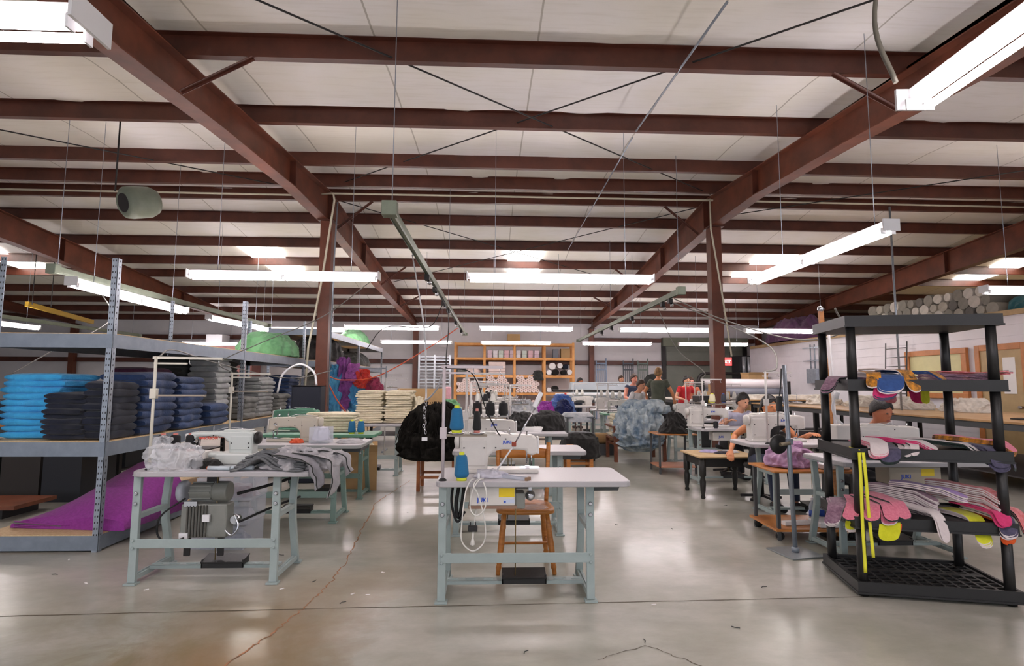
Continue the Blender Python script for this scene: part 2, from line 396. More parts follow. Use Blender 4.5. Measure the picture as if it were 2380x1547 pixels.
# columns
def column(x, y, h, label, w=.2):
    r = thing('steel_column', label, 'column', (x, y, 0), group='red steel columns')
    b = MB(); b.box(-w / 2, w / 2, -.1, -.088, 0.02, h); b.box(-w / 2, w / 2, .088, .1, .02, h); b.box(-.006, .006, -.088, .088, .02, h); b.box(-w / 2, -w / 2 + .01, -.088, .088, .02, h); b.box(w / 2 - .01, w / 2, -.088, .088, .02, h); b.build('shaft', STEEL2, r)
    b = MB().box(-.16, .16, -.16, .16, 0, .02); b.build('base_plate', STEEL, r)
    b = MB().box(-.14, .14, -.16, .16, h - .02, h); b.build('cap_plate', STEEL, r)
    return r
column(-2.95, 9.75, zraf(9.8) - .01, 'red steel column standing beside the grey shelving, left of centre')
column(4.1, 9.75, zraf(9.8) - .01, 'red steel column standing among the sewing tables right of centre')
column(11.05, 9.75, 2.74, 'red steel column boxed in behind the plank partition')
column(-9.8, 9.75, zraf(9.8) - .01, 'red steel column behind the left fabric shelving')
for x, l in ((-16.4, 'far left back wall column behind the blue fabric'), (-9.8, 'back wall column behind the grey fabric stacks'), (-3.02, 'back wall column left of the drying rack'), (4.1, 'back wall column right of the pine shelf unit'), (11.05, 'back wall column beside the dark corner')):
    column(x, 22.1, 3.64, 'red steel ' + l)
# girts on the back wall
for z, l in ((2.18, 'middle'), (3.1, 'upper')):
    for j, (xa, xb) in enumerate(((-24.8, -16.5), (-16.3, -9.9), (-9.7, -3.12), (-2.92, 4.0), (4.2, 7.0), (7.2, 10.9))):
        if l == 'upper' and j in (2, 3): continue
        b = MB(); b.box(xa, xb, 22.12, YB - .002, z, z + .006); b.box(xa, xb, 22.12, 22.126, z, z + .17); b.box(xa, xb, 22.12, YB - .002, z + .164, z + .17)
        tag(b.build('wall_girt', STEEL), f'{l} dark red girt across the back wall, {ORD[j]} bay from the left', 'wall beam', 'back wall girts')
# roof brace rods (X bracing) 
def rod(p0, p1, r, mat, name, label, cat, group=None, sag=.0):
    return tag(MB().tube(arc(p0, p1, sag, 10), r, 6).build(name, mat), label, cat, group)
def rp(x, y): return (x, y, zpur(y) + .03)
rod(rp(-2.9, 3.2), rp(4.0, 9.6), .009, IRON, 'brace_rod', 'roof brace rod crossing from the near left rafter to the far right', 'brace rod', 'roof brace rods')
rod((4.0, 3.0, zpur(3) + .07), (-2.9, 9.7, zpur(9.7) + .07), .009, IRON, 'brace_rod', 'roof brace rod crossing from the near right rafter to the far left', 'brace rod', 'roof brace rods')
rod(rp(-2.9, 10.3), rp(4.0, 16.0), .009, IRON, 'brace_rod', 'roof brace rod beyond the ridge, falling to the right', 'brace rod', 'roof brace rods')
rod((4.0, 10.3, zpur(10.3) + .02), (-2.9, 16.0, zpur(16)), .009, IRON, 'brace_rod', 'roof brace rod beyond the ridge, falling to the left', 'brace rod', 'roof brace rods')
rod(rp(-9.7, 4.2), rp(-3.1, 10), .009, IRON, 'brace_rod', 'roof brace rod over the left shelving bay', 'brace rod', 'roof brace rods')
rod(rp(11, 5), rp(4.2, 11), .009, IRON, 'brace_rod', 'roof brace rod over the right hand bay', 'brace rod', 'roof brace rods')
# pale conduit running under the ridge and down the two columns
CONDUIT = M('pale_conduit', (206, 200, 178), .45)
b = MB().tube([(-14, 9.72, 4.78), (-3.3, 9.72, 4.76), (-2.9, 9.72, 4.8), (4.05, 9.72, 4.8), (14, 9.72, 4.76)], .018, 8)
tag(b.build('conduit', CONDUIT), 'pale conduit running the width of the hall under the ridge', 'pipe')
b = MB().tube([(-3.15, 9.55, 4.72), (-2.8, 9.5, 4.72), (-2.78, 9.5, 4.6), (-2.95, 9.52, 3.2), (-3.15, 9.55, 2.0), (-3.2, 9.6, 1.2)], .02, 8)
tag(b.build('conduit', CONDUIT), 'pale conduit slanting down the left column', 'pipe')
b = MB().tube([(3.95, 9.5, 4.75), (3.95, 9.5, 4.2), (4.12, 9.5, 3.0), (4.28, 9.55, 1.9)], .016, 8)
tag(b.build('conduit', CONDUIT), 'pale conduit slanting down the right column', 'pipe')
b = MB().tube([(-2.75, 9.6, 4.6), (-2.78, 9.62, 3.6), (-2.8, 9.62, 1.0)], .014, 8)
tag(b.build('conduit', GALV), 'thin grey conduit on the right face of the left column', 'pipe')
# skylights
SKX = [-12.9, -5.85, .85, 7.45, 14.2]
SN = ['far left', 'left', 'middle', 'right', 'far right']
for i, x in enumerate(SKX):
    for j, (ya, yb) in enumerate(((12.98, 14.38), (14.47, 15.66))):
        xs = x + (j * .06)
        b = MB(); z0, z1 = zpur(ya) + .175, zpur(yb) + .175
        b.add([(xs - .43, ya, z0), (xs + .43, ya, z0), (xs + .43, yb, z1), (xs - .43, yb, z1)], [(0, 1, 2, 3)])
        o = b.build('window_' + str(1 + i * 2 + j), SKYL, solid=.01); struct(o)
# partition window and door (seen through the black rack)
WINF = M('oak_frame', (182, 116, 62), .45, var=.12, vs=6)
b = MB(); y0, y1, z0, z1 = 11.05, 12.75, 1.12, 2.2
b.box(9.93, 9.998, y0, y1, z1 - .12, z1); b.box(9.93, 9.998, y0, y1, z0, z0 + .12); b.box(9.93, 9.998, y0, y0 + .13, z0 + .12, z1 - .12); b.box(9.93, 9.998, y1 - .13, y1, z0 + .12, z1 - .12)
w = struct(b.build('window_11', WINF, bevel=.006))
MB().box(9.96, 9.985, y0 + .13, y1 - .13, z0 + .12, z1 - .12).build('window_blind', M('yellowed_blind', (206, 200, 150), .5, var=.04), w)
b = MB(); y0, y1 = 9.75, 10.85
b.box(9.93, 9.998, y0, y0 + .11, 0, 2.22); b.box(9.93, 9.998, y1 - .11, y1, 0, 2.22); b.box(9.93, 9.998, y0 + .11, y1 - .11, 2.1, 2.22)
d = struct(b.build('door_1', WINF, bevel=.006))
MB().box(9.95, 9.985, y0 + .11, y1 - .11, .01, 2.1).build('door_leaf', M('tan_door', (176, 150, 106), .5, var=.06), d)
b = MB().cyl((9.95, y0 + .17, 1.0), (9.88, y0 + .17, 1.0), .03, 10); b.build('door_knob', CHROME, d)
MB().box(9.94, 9.95, y0 + .25, y0 + .5, 1.25, 1.95).build('door_notice', PAPERW, d)
# roll-up door in the back wall
b = MB()
for k in range(22): b.box(7.25, 10.4, 22.28, 22.34, .02 + k * .13, .02 + k * .13 + .122)
b.box(7.2, 10.45, 22.3, 22.345, 0, 2.95)
dd = struct(b.build('door_2', M('roller_door', (118, 122, 112), .5, var=.06, vs=3)))
MB().box(7.05, 7.2, 22.2, 22.345, 0, 3.0).build('door_jamb', IRON, dd); MB().box(10.45, 10.6, 22.2, 22.345, 0, 3.0).build('door_jamb', IRON, dd)
MB().box(7.05, 10.6, 22.05, 22.345, 2.95, 3.3).build('door_hood', M('dusty_green_cover', (112, 116, 100), .7, var=.1, vs=3), dd)
b = MB().box(11.6, 12.6, 22.3, 22.345, 0, 2.15); d3 = struct(b.build('door_3', M('dark_door', (52, 46, 42), .5)))
MB().box(11.98, 12.28, 22.29, 22.3, 1.35, 1.62).build('door_glass', M('door_glass', (150, 156, 160), .2), d3)
# ================================================================ hanging fluorescent fixtures
def fixture(xc, yc, z, L, label, rz=0, tubes=2, split=True, hang=(.35, -.35), swing=0, wide=.14, drop=None):
    r = thing('fluorescent_fixture', label, 'light fixture', (xc, yc, z), rz, 'hanging fluorescent fixtures')
    b = MB(); h = L / 2
    b.prism([(-.028, .018), (.028, .018), (.028, .095), (-.028, .095)], -h, h, 'yz')
    b.box(-h - .004, -h + .01, -wide / 2 - .004, wide / 2 + .004, -.005, .1); b.box(h - .01, h + .004, -wide / 2 - .004, wide / 2 + .004, -.005, .1)
    b.build('housing', WHITEM, r)
    segs = [(-h + .05, -.02), (.02, h - .05)] if split else [(-h + .05, h - .05)]
    for sy in (-.045, .045):
        for (a, c) in segs:
            MB().cyl((a, sy, 0), (c, sy, 0), .019, 10).build('tube', TUBE, r)
            for q in (a - .012, c + .002): MB().box(q, q + .01, sy - .02, sy + .02, -.024, .03).build('socket', WHITEM, r)
    for f in hang:
        x = f * L; wx = xc + x * math.cos(rz); wy = yc + x * math.sin(rz)
        top = zpur(wy) + .245
        MB().tube([(x, 0, .095), (x + swing, 0, top - z)], .0035, 5).build('hanging_wire', GALV, r)
    return r
ZL = 2.76
fixture(-2.68, 7.1, ZL - .02, 2.44, 'lit fluorescent fixture hanging over the left sewing tables, nearest crosswise row')
fixture(.9, 7.0, ZL - .03, 2.44, 'lit fluorescent fixture hanging over the centre aisle of tables, nearest crosswise row', split=False)
fixture(3.44, 5.72, ZL - .03, 2.5, 'lit fluorescent fixture running lengthwise over the right hand tables', rz=PI / 2, hang=(.2, -.42))
fixture(-5.0, 7.85, 2.53, 2.6, 'lit fluorescent fixture running lengthwise behind the tall grey shelving post', rz=PI / 2 + .04)
fixture(-5.9, 12.9, ZL - .03, 2.3, 'lit fluorescent fixture running lengthwise beyond the left shelving', rz=PI / 2 - .08)
fixture(-3.0, 2.02, ZL - .04, 2.95, 'large lit fluorescent fixture at the top left corner of the view', split=False, wide=.2, hang=(.3, -.3))
fixture(1.98, 1.28, ZL - .02, 2.4, 'large lit fluorescent fixture at the top right of the view', rz=PI / 2 - .06, hang=(.05, -.3), wide=.16)
fixture(8.2, 7.4, ZL - .04, 2.44, 'lit fluorescent fixture at the right edge, in front of the storage deck')
rowx = {13.9: [(-2.5, 'left'), (.9, 'middle'), (4.5, 'right'), (7.8, 'far right')], 18.5: [(-2.5, 'left'), (.85, 'middle'), (4.3, 'right'), (7.65, 'far right')]}
for y, row in rowx.items():
    for x, l in row:
        fixture(x, y, ZL if y < 15 else ZL - .02, 2.4, f'lit fluorescent fixture, {l} one of the {"second" if y < 15 else "farthest"} crosswise row', split=l != 'middle')
fixture(-5.0, 14.6, ZL, 2.3, 'lit fluorescent fixture half hidden behind the left steel column')
fixture(-10.2, 20.3, ZL, 2.0, 'lit fluorescent fixture far back above the grey fabric stacks')
fixture(-11.6, 13.2, 2.72, 2.4, 'lit fluorescent fixture deep in the left bay behind the blue fabric', rz=PI / 2)
fixture(-9.8, 5.6, 2.9, 2.4, 'lit fluorescent fixture out in the left bay beyond the shelving')
fixture(-2.6, -1.6, ZL + .1, 2.4, 'fluorescent fixture overhead behind the camera on the left')
fixture(1.4, -2.2, ZL + .1, 2.4, 'fluorescent fixture overhead behind the camera on the right')
fixture(5.6, .6, ZL + .1, 2.4, 'fluorescent fixture overhead to the right of the camera')
# ---------------------------------------------------------------- overhead power rails
RAILM = M('dull_green_rail', (126, 134, 118), .45, metal=.3, var=.1, vs=5)
def rail(x, y0, y1, z, label, trol, x1=None):
    x1 = x if x1 is None else x1
    r = thing('power_rail', label, 'overhead rail', (x, y0, z), 0, 'overhead power rails')
    e = Vector((x1 - x, y1 - y0, 0))
    b = MB().bar((0, 0, 0), e, .05, .07); b.bar((-.02, 0, -.035), e + Vector((-.02, 0, -.035)), .008, .03); b.bar((.02, 0, -.035), e + Vector((.02, 0, -.035)), .008, .03); b.build('track', RAILM, r, bevel=.004)
    b = MB().cb((0, -.03, -.01), (.12, .1, .12)); b.build('end_box', RAILM, r, bevel=.006)
    MB().cb(e + Vector((0, .03, -.02)), (.16, .07, .08)).build('end_box', RAILM, r, bevel=.005)
    for f in trol:
        p = e * f; t = MB().cb(p + Vector((0, 0, -.09)), (.06, .11, .07)).build('trolley', IRON, r, bevel=.006)
        MB().lathe([(.005, -.03), (.028, -.02), (.03, .02), (.005, .03)], p + Vector((.03, 0, -.15)), 10).build('plug_socket', CHROME, t)
    n = max(2, int((y1 - y0) / 3))
    for k in range(n):
        f = (k + .0) / (n - 1) if n > 1 else 0; p = e * min(.96, f + .005); yy = y0 + p.y
        MB().tube([p + Vector((0, 0, .035)), (p.x, p.y, zpur(yy) + .245 - z)], .004, 5).build('hanging_chain', GALV, r)
    return r
rail(-.82, 4.35, 15.4, 2.8, 'long green power rail hanging left of centre with plug trolleys', (.22, .3, .42, .5, .68, .86), x1=-.74)
rail(2.83, 8.0, 17.4, 2.8, 'power rail hanging right of centre above the aisle', (.05, .09, .3, .5, .62))
rail(-5.45, 6.95, 13.5, 2.8, 'power rail hanging over the left shelving', (.08, .2, .45))
rail(-10.6, 10.0, 16.8, 2.8, 'dark power rail far left in front of the white back wall', (.3,))
# ================================================================ cloth helpers
def rid(p, s): return 1 - abs(noise.noise(Vector(p) * s)) * 2
def slab_mesh(w, d, h, seed, mat, fold=1, wob=.01, nx=10, ny=14):
    # folded cloth: the long sides are rolled folds, the ends show soft layered edges. origin at bottom centre
    b = MB(); n = 20
    def fn(u, v):
        a = 2 * PI * u; e = .32
        cx, sz = math.cos(a), math.sin(a)
        x = abs(cx) ** .35 * (1 if cx > 0 else -1) * w / 2; z = abs(sz) ** .55 * (1 if sz > 0 else -1) * h / 2 + h / 2
        end = min(1, min(v, 1 - v) * 9); k = .55 + .45 * math.sqrt(end)
        y = (v - .5) * d; z = h / 2 + (z - h / 2) * k
        q = Vector((x, y, z)) * 7 + Vector((seed * 3.1, 0, seed))
        x += wob * noise.noise(q) * 2.4; y += wob * noise.noise(q + Vector((9, 1, 4))) * 2
        z += wob * .9 * noise.noise(Vector((x * 4 + seed, y * 4, seed))) * (1 if sz > 0 else .4)
        return Vector((x, y, z))
    b.grid(fn, n, ny, closeu=True)
    o = [fn(i / n, 0) for i in range(n)]; b.add(o, [list(range(n))]); o = [fn(i / n, 1) for i in range(n)]; b.add(o, [list(range(n))])
    return b.mesh('folded_cloth', mat)
def stack(x, y, z, w, d, n, h, mat, adj, what, where, group, seed=0, jit=.02, lean=(0, 0), rz=0, name='folded_cloth', cat='folded fabric', variants=3, tilt=0.0):
    rnd = random.Random(seed); ms = [slab_mesh(w, d, h * 1.34, seed + k, mat) for k in range(variants)]
    for i in range(n):
        o = bpy.data.objects.new(name, ms[i % variants]); COL.objects.link(o)
        o.location = (x + rnd.uniform(-jit, jit) + lean[0] * i, y + rnd.uniform(-jit, jit) + lean[1] * i, z + .002 + i * h)
        o.rotation_euler = (tilt, 0, rz + rnd.uniform(-.05, .05))
        if rnd.random() < .5: o.rotation_euler.z += PI
        o.scale = (rnd.uniform(.95, 1.03), rnd.uniform(.95, 1.03), 1)
        pos = 'topmost' if i == n - 1 else ('lowest' if i == 0 else f'{ORD[i]} up')
        tag(o, f'{adj} {what}, {pos}, stack {where}' if n > 1 else f'{adj} {what} {where}', cat, group)
def heap(name, mats, label, cat, loc, w, d, prof, amp=.05, seed=0, nu=96, nv=54, sc=5, parent=None, rz=0, group=None, fine=.55, sq=1.0):
    # crumpled cloth: prof = [(radius factor, height)] from the top centre out and down to the hem
    b = MB(); m = len(prof) - 1
    def fn(u, v):
        a = 2 * PI * u; t = v * m; i = min(int(t), m - 1); f = t - i; f = f * f * (3 - 2 * f)
        r = prof[i][0] * (1 - f) + prof[i + 1][0] * f; z = prof[i][1] * (1 - f) + prof[i + 1][1] * f
        ca, sa = math.cos(a), math.sin(a)
        if sq != 1: ca = abs(ca) ** sq * (1 if ca > 0 else -1); sa = abs(sa) ** sq * (1 if sa > 0 else -1)
        p = Vector((r * w / 2 * ca, r * d / 2 * sa, z)); q = p + Vector((seed * 1.7, seed * .9, seed))
        wq = q + Vector(noise.noise_vector(q * sc * .45)) * (.9 / sc); wq = Vector((wq.x * 1.35, wq.y, wq.z * .62))
        k = amp * .9 * (rid(wq, sc * .8) - .45) + amp * fine * 1.1 * (rid(wq + Vector((3, 3, 3)), sc * 1.9) - .45) + amp * fine * .6 * (rid(wq + Vector((7, 1, 3)), sc * 4.2) - .45)
        nrm = Vector((p.x / (w * w), p.y / (d * d), (.15 + max(0, z)) / 1)).normalized() if r > .01 else Vector((0, 0, 1))
        edge = .35 if v > .93 else 1
        p += nrm * k * (.4 + .6 * min(1, r * 2)) * edge
        if z < .004 and prof[-1][1] >= 0: p.z = max(0.002, p.z)
        return p
    b.grid(fn, nu, nv, closeu=True)
    o = b.build(name, mats, parent, loc, rz=rz); o.modifiers.new('u', 'SUBSURF').render_levels = 1
    if parent is None: tag(o, label, cat, group)
    elif label: o['label'] = label
    return o
# ================================================================ sewing equipment
def sewing_table(x, y, label, rz=0, tl=-.52, tr=.72, tf=-.13, tb=.42, w=1.016, dep=.45, frame=None, topm=None, edge=None, drawer=True, pedal=True, h=.745, group='industrial sewing tables', rnd=.05, legw=.052):
    frame = frame or MINT; topm = topm or LAMIN; edge = edge or LAMEDGE
    t = thing('sewing_table', label, 'sewing table', (x, y, 0), rz, group); w2 = w / 2
    def rpoly(x0, x1, y0, y1, r):
        out = []
        for cx, cy, a0 in ((x1 - r, y1 - r, 0), (x0 + r, y1 - r, 90), (x0 + r, y0 + r, 180), (x1 - r, y0 + r, 270)):
            for k in range(5): a = R(a0 + k * 22.5); out.append((cx + r * math.cos(a), cy + r * math.sin(a)))
        return out
    MB().prism(rpoly(tl, tr, tf, tb, rnd), h, h + .034, 'xy').build('tabletop', edge, t, bevel=.006)
    MB().prism(rpoly(tl + .006, tr - .006, tf + .006, tb - .006, rnd), h + .0335, h + .0365, 'xy').build('laminate_surface', topm, t)
    for s in (-1, 1):
        xs = s * (w2 - legw / 2)
        b = MB(); b.bar((xs, 0, .015), (xs, .0, h), legw, .03, (0, 1, 0)); b.bar((xs, .02, .015), (xs, .02, h), .008, .05, (0, 1, 0)); b.build('leg', frame, t, bevel=.003)
        xs2 = s * (w2 - .03)
        b = MB()
        pts = [(dep, .02), (dep - .10, .36), (dep - .11, .5), (dep - .07, h)]
        for k in range(3): b.bar((xs2, pts[k][0], pts[k][1]), (xs2, pts[k + 1][0], pts[k + 1][1] + .004), .05, .035, (0, 1, 0))
        b.build('leg', frame, t, bevel=.003)
        b = MB().bar((xs2, .0, .46), (xs2, dep - .11, .46), .04, .035); b.build('side_brace', frame, t, bevel=.003)
        b = MB().bar((xs2, -.0, .045), (xs2, dep, .045), .04, .035); b.bar((xs2, .05, .066), (xs2, dep - .06, .066), .01, .008); b.build('side_foot', frame, t, bevel=.003)
        for yy in (-.005, dep): MB().box(xs - .04, xs + .04, yy - .03, yy + .03, .002, .014).build('foot_pad', MINTD if frame == MINTD else frame, t)
        for zz in (.62, .55):
            MB().lathe([(.012, 0), (.014, .004), (.009, .01)], (0, 0, 0), 10).build('bolt', CHROME, t, loc=(xs, -.018, zz)).rotation_euler = (PI / 2, 0, 0)
        for zz in (.30, .25):
            MB().lathe([(.010, 0), (.011, .004), (.007, .008)], (0, 0, 0), 8).build('bolt', frame, t, loc=(xs, -.02, zz)).rotation_euler = (PI / 2, 0, 0)
        MB().box(xs - .045, xs + .045, .0, dep - .04, h - .006, h).build('top_bracket', frame, t)
    MB().bar((-w2 + .02, -.012, .278), (w2 - .02, -.012, .278), .012, .062, (0, 0, 1)).build('cross_beam', frame, t, bevel=.003)
    b = MB(); b.bar((-w2 + .05, dep * .42, .075), (w2 - .05, dep * .42, .075), .07, .008)
    b.bar((-w2 + .05, dep * .42 - .035, .068), (w2 - .05, dep * .42 - .035, .068), .008, .022)
    for k in range(8):
        q = -.42 + k * .12
        if abs(q) > .14: b.bar((q - .035, dep * .42, .081), (q + .035, dep * .42, .081), .012, .004)
    b.build('treadle_rail', frame, t)
    if pedal:
        p = MB().cb((.06, dep * .42, .115), (.3, .13, .012), Matrix.Rotation(R(12), 3, 'X')); p.box(-.09, .21, dep * .42 - .05, dep * .42 - .045, .06, .105); p.box(-.09, -.08, dep * .42 - .05, dep * .42 + .05, .06, .12); p.box(.2, .21, dep * .42 - .05, dep * .42 + .05, .06, .12); p.build('treadle', BLACKP, t, bevel=.004)
        MB().cyl((.0, dep * .42 - .03, .1), (.0, dep * .3, h), .004, 6).build('treadle_rod', M('brass_rod', (150, 128, 84), .4, metal=.6), t)
    if drawer:
        b = MB().prism([(tr - .24, h), (tr - .03, h), (tr - .05, h - .055), (tr - .22, h - .055)], tb - .42, tb - .05, 'xz'); b.build('drawer', DKGREY, t, bevel=.004)
    return t
def sewing_machine(loc, label, rz=0, mat=None, kind='flat', brand=None, bcol=None, s=1.0, wheel=True):
    # local: needle head at -x, pillar at +x, front face towards -y
    mat = mat or MACH
    t = thing('sewing_machine', label, 'sewing machine', loc, rz, 'sewing machines')
    b0 = .03 if kind == 'flat' else .11
    if kind == 'flat':
        MB().box(-.28, .27, -.09, .085, 0, .03).build('bed', mat, t, bevel=.01)
    else:
        MB().box(-.02, .27, -.1, .1, 0, .11).build('bed', mat, t, bevel=.02)
        MB().box(-.27, .0, -.055, .055, .06, .11).build('cylinder_arm', mat, t, bevel=.02)
    P = [(.27, b0 - .02), (.27, .30), (.2, .315), (-.1, .305), (-.235, .30), (-.27, .28), (-.275, b0 + .12), (-.24, b0 + .11), (-.2, b0 + .115), (-.19, b0 + .15), (-.03, b0 + .155), (.03, b0 + .14), (.07, b0 + .1), (.08, b0 - .02)]
    MB().prism(P, -.06, .06, 'xz').build('arm', mat, t, bevel=.016)
    MB().box(.085, .262, -.066, .066, b0 + .02, .27).build('pillar_cover', mat, t, bevel=.012)
    MB().box(-.286, -.272, -.045, .045, b0 + .12, .285).build('face_plate', M('pale_face_plate', (224, 222, 220), .3), t, bevel=.005)
    MB().box(.02, .24, -.05, .05, .306, .325).build('top_cover', mat, t, bevel=.01)
    MB().cyl((-.235, 0, b0 + .02), (-.235, 0, b0 + .14), .006, 8).build('needle_bar', CHROME, t)
    b = MB().cyl((-.2, .012, b0 + .04), (-.2, .012, .33), .006, 8); b.box(-.22, -.19, -.012, .028, b0 + .008, b0 + .016); b.build('presser_bar', CHROME, t)
    MB().box(-.29, -.15, -.05, .05, b0 - .001, b0 + .004).build('needle_plate', CHROME, t)
    hw = MB().lathe([(.01, 0), (.055, .002), (.062, .012), (.058, .03), (.03, .036), (.01, .04)], n=20).build('handwheel', IRON if kind != 'flat' else mat, t, loc=(.272, 0, .245)); hw.rotation_euler = (0, PI / 2, 0)
    for sy in (-1, 1):
        for (qx, qz) in ((.24, .2), (.1, .2), (.24, b0 + .05), (-.05, .27), (.02, .2)):
            s_ = MB().lathe([(.006, 0), (.005, .003)], n=8).build('screw', IRON, t, loc=(qx, sy * .0685 if qx > .07 else sy * .061, qz)); s_.rotation_euler = (-sy * PI / 2, 0, 0)
    td = MB().lathe([(.004, 0), (.02, .002), (.02, .006), (.008, .012), (.006, .022)], n=14).build('tension_disc', CHROME, t, loc=(-.19, -.061, .22)); td.rotation_euler = (PI / 2, 0, 0)
    MB().tube([(-.08, 0, .3), (-.08, 0, .36)], .004, 6).build('thread_pin', CHROME, t)
    MB().tube(spline([(-.1, .045, .3), (0, .05, .335), (.12, .05, .33), (.2, .04, .32)]), .003, 6).build('thread_guide', CHROME, t)
    if brand:
        for sy, rr, q in ((-1, (PI / 2, 0, 0), 1), (1, (PI / 2, 0, PI), 1)):
            text(brand, .032, bcol, t, ((-.06 if kind == 'flat' else -.09), sy * .0612, .235), rr, bold=.0012)
    t.scale = (s, s, s * .86)
    return t
def thread_stand(loc, label, rz=0, h=.72, tray=.3, arm=.4, both=True, mat=None, tw=.3, pins=(.1, .25), dual=True):
    mat = mat or M('pale_stand_paint', (204, 200, 196), .4)
    t = thing('thread_stand', label, 'thread stand', loc, rz, 'thread stands')
    MB().cyl((0, 0, 0), (0, 0, h), .0105, 10).build('pole', mat, t)
    MB().lathe([(.026, 0), (.026, .006), (.012, .016)], n=14).build('clamp', IRON, t)
    b = MB(); b.bar((-.02, 0, h - .01), (arm, 0, h - .012), .012, .018)
    b.build('top_arm', mat, t)
    if dual: MB().bar((-.02, .02, h - .05), (arm * .45, .02, h - .05), .02, .012).build('guide_arm', mat, t)
    for q in (.5, .95): MB().tube([(arm * q, 0, h - .01), (arm * q, 0, h - .05), (arm * q + .012, 0, h - .055)], .003, 6).build('eyelet', CHROME, t)
    if both:
        MB().bar((-.02, 0, tray), (tw, 0, tray), .035, .012).build('tray_arm', M('taupe_arm', (150, 138, 122), .5), t)
        MB().box(-.022, .022, -.022, .022, tray - .022, tray + .05).build('collar', mat, t, bevel=.004)
        for q in pins:
            d = MB().lathe([(.0, .012), (.045, .01), (.055, .016), (.055, .019), (.01, .016)], n=24).build('spool_disc', CHROME, t, loc=(q, 0, tray))
            MB().cyl((0, 0, .01), (0, 0, .12), .003, 6).build('spool_pin', CHROME, d)
    return t
CONES = {}
def cone(loc, label, mat=None, h=.17, r0=.033, r1=.026, tilt=None, core=(214, 220, 60), group='thread cones'):
    mat = mat or THREADB; key = (mat.name, h, r0, r1)
    cm = M('core_%d_%d_%d' % core, core, .5)
    if key not in CONES:
        t = thing('thread_cone', label, 'thread cone', loc, 0, group); e = .02 * h / .17
        MB().lathe([(r0 * .72, 0), (r0 * .78, .001)] if False else [(r0 * .8, e), (r0, e * 1.6), (r0, e * 2.2), (r1, h - e * 1.4), (r1 * .7, h - e * .8)], n=24).build('thread', mat, t)
        MB().lathe([(r0 * .72, 0), (r0 * .72, e * 1.05), (r1 * .6, e * 1.1), (r1 * .5, h), (r1 * .36, h)], n=16).build('core', cm, t)
        CONES[key] = t
    else: t = dup(CONES[key], loc, 0, label, group)
    t.rotation_euler = tilt or (0, 0, 0); return t
def cord(pts, r, mat, label, cat='cable', name='cable', k=6, group=None):
    return tag(MB().tube(spline(pts, k), r, 6).build(name, mat), label, cat, group)
def crate(name, label, cat, loc, size, mat, rz=0, flaps=True, group=None, open_=True, th=.006):
    t = thing(name, label, cat, loc, rz, group); x, y, z = size[0] / 2, size[1] / 2, size[2]
    b = MB(); b.box(-x, x, -y, -y + th, 0, z); b.box(-x, x, y - th, y, 0, z); b.box(-x, -x + th, -y + th, y - th, 0, z); b.box(x - th, x, -y + th, y - th, 0, z); b.box(-x + th, x - th, -y + th, y - th, 0, th)
    b.build('box_body', mat, t)
    if not open_: MB().box(-x, x, -y, y, z, z + th).build('lid', mat, t)
    elif flaps:
        for s in (-1, 1):
            MB().add([(-x, s * y, z), (x, s * y, z), (x, s * (y + .06), z + .09), (-x, s * (y + .06), z + .09)], [(0, 1, 2, 3)]).build('flap', mat, t, solid=.004)
    return t
def on(b, *a): return b
# furniture
def wood_chair(loc, label, rz=0, mat=None, seatz=.44):
    mat = mat or WOODO; t = thing('wooden_chair', label, 'chair', loc, rz)
    # local: front of the chair towards -y, back at +y
    def fn(u, v):
        a = 2 * PI * u; ca, sa = math.cos(a), math.sin(a); r = v
        x = abs(ca) ** .55 * (1 if ca > 0 else -1) * .215 * r; y = abs(sa) ** .55 * (1 if sa > 0 else -1) * .205 * r
        return Vector((x * (1 - .1 * (y / .2)), y, seatz - .012 * (1 - r) ** 1.0 * 1.4 + .004 * r))
    b = MB().grid(fn, 40, 8, closeu=True); b.build('seat', mat, t, solid=.03)
    def leg(x0, y0, x1, y1):
        prof = [(0, .016), (.08, .017), (.12, .022), (.16, .017), (.2, .02), (.5, .024), (.72, .019), (.78, .023), (.85, .017), (1, .015)]
        pts = [Vector((x1, y1, 0)).lerp(Vector((x0, y0, seatz - .015)), f) for f, _ in prof]
        return MB().tube(pts, [r for _, r in prof], 12)
    for sx in (-1, 1):
        leg(sx * .16, -.15, sx * .21, -.2).build('leg', mat, t); leg(sx * .15, .14, sx * .19, .2).build('leg', mat, t)
        b = MB().tube(spline([(sx * .185, .175, seatz), (sx * .2, .22, seatz + .22), (sx * .215, .27, seatz + .47)]), [.017] * 13, 8); b.build('back_post', mat, t)
        MB().tube([(sx * .185, -.17, .17), (sx * .178, .17, .17)], .011, 8).build('stretcher', mat, t)
    MB().tube([(-.18, 0, .17), (.18, 0, .17)], .011, 8).build('stretcher', mat, t)
    for z0, hh in ((seatz + .14, .075), (seatz + .34, .095)):
        def rl(u, v):
            x = (u - .5) * .4; yb = .2 + (z0 - seatz) * .22 + .02 * (1 - (2 * u - 1) ** 2)
            topc = .018 * math.cos((u - .5) * 2 * PI); return Vector((x, yb, z0 + v * (hh + topc)))
        MB().grid(rl, 16, 3).build('back_rail', mat, t, solid=.016)
    return t
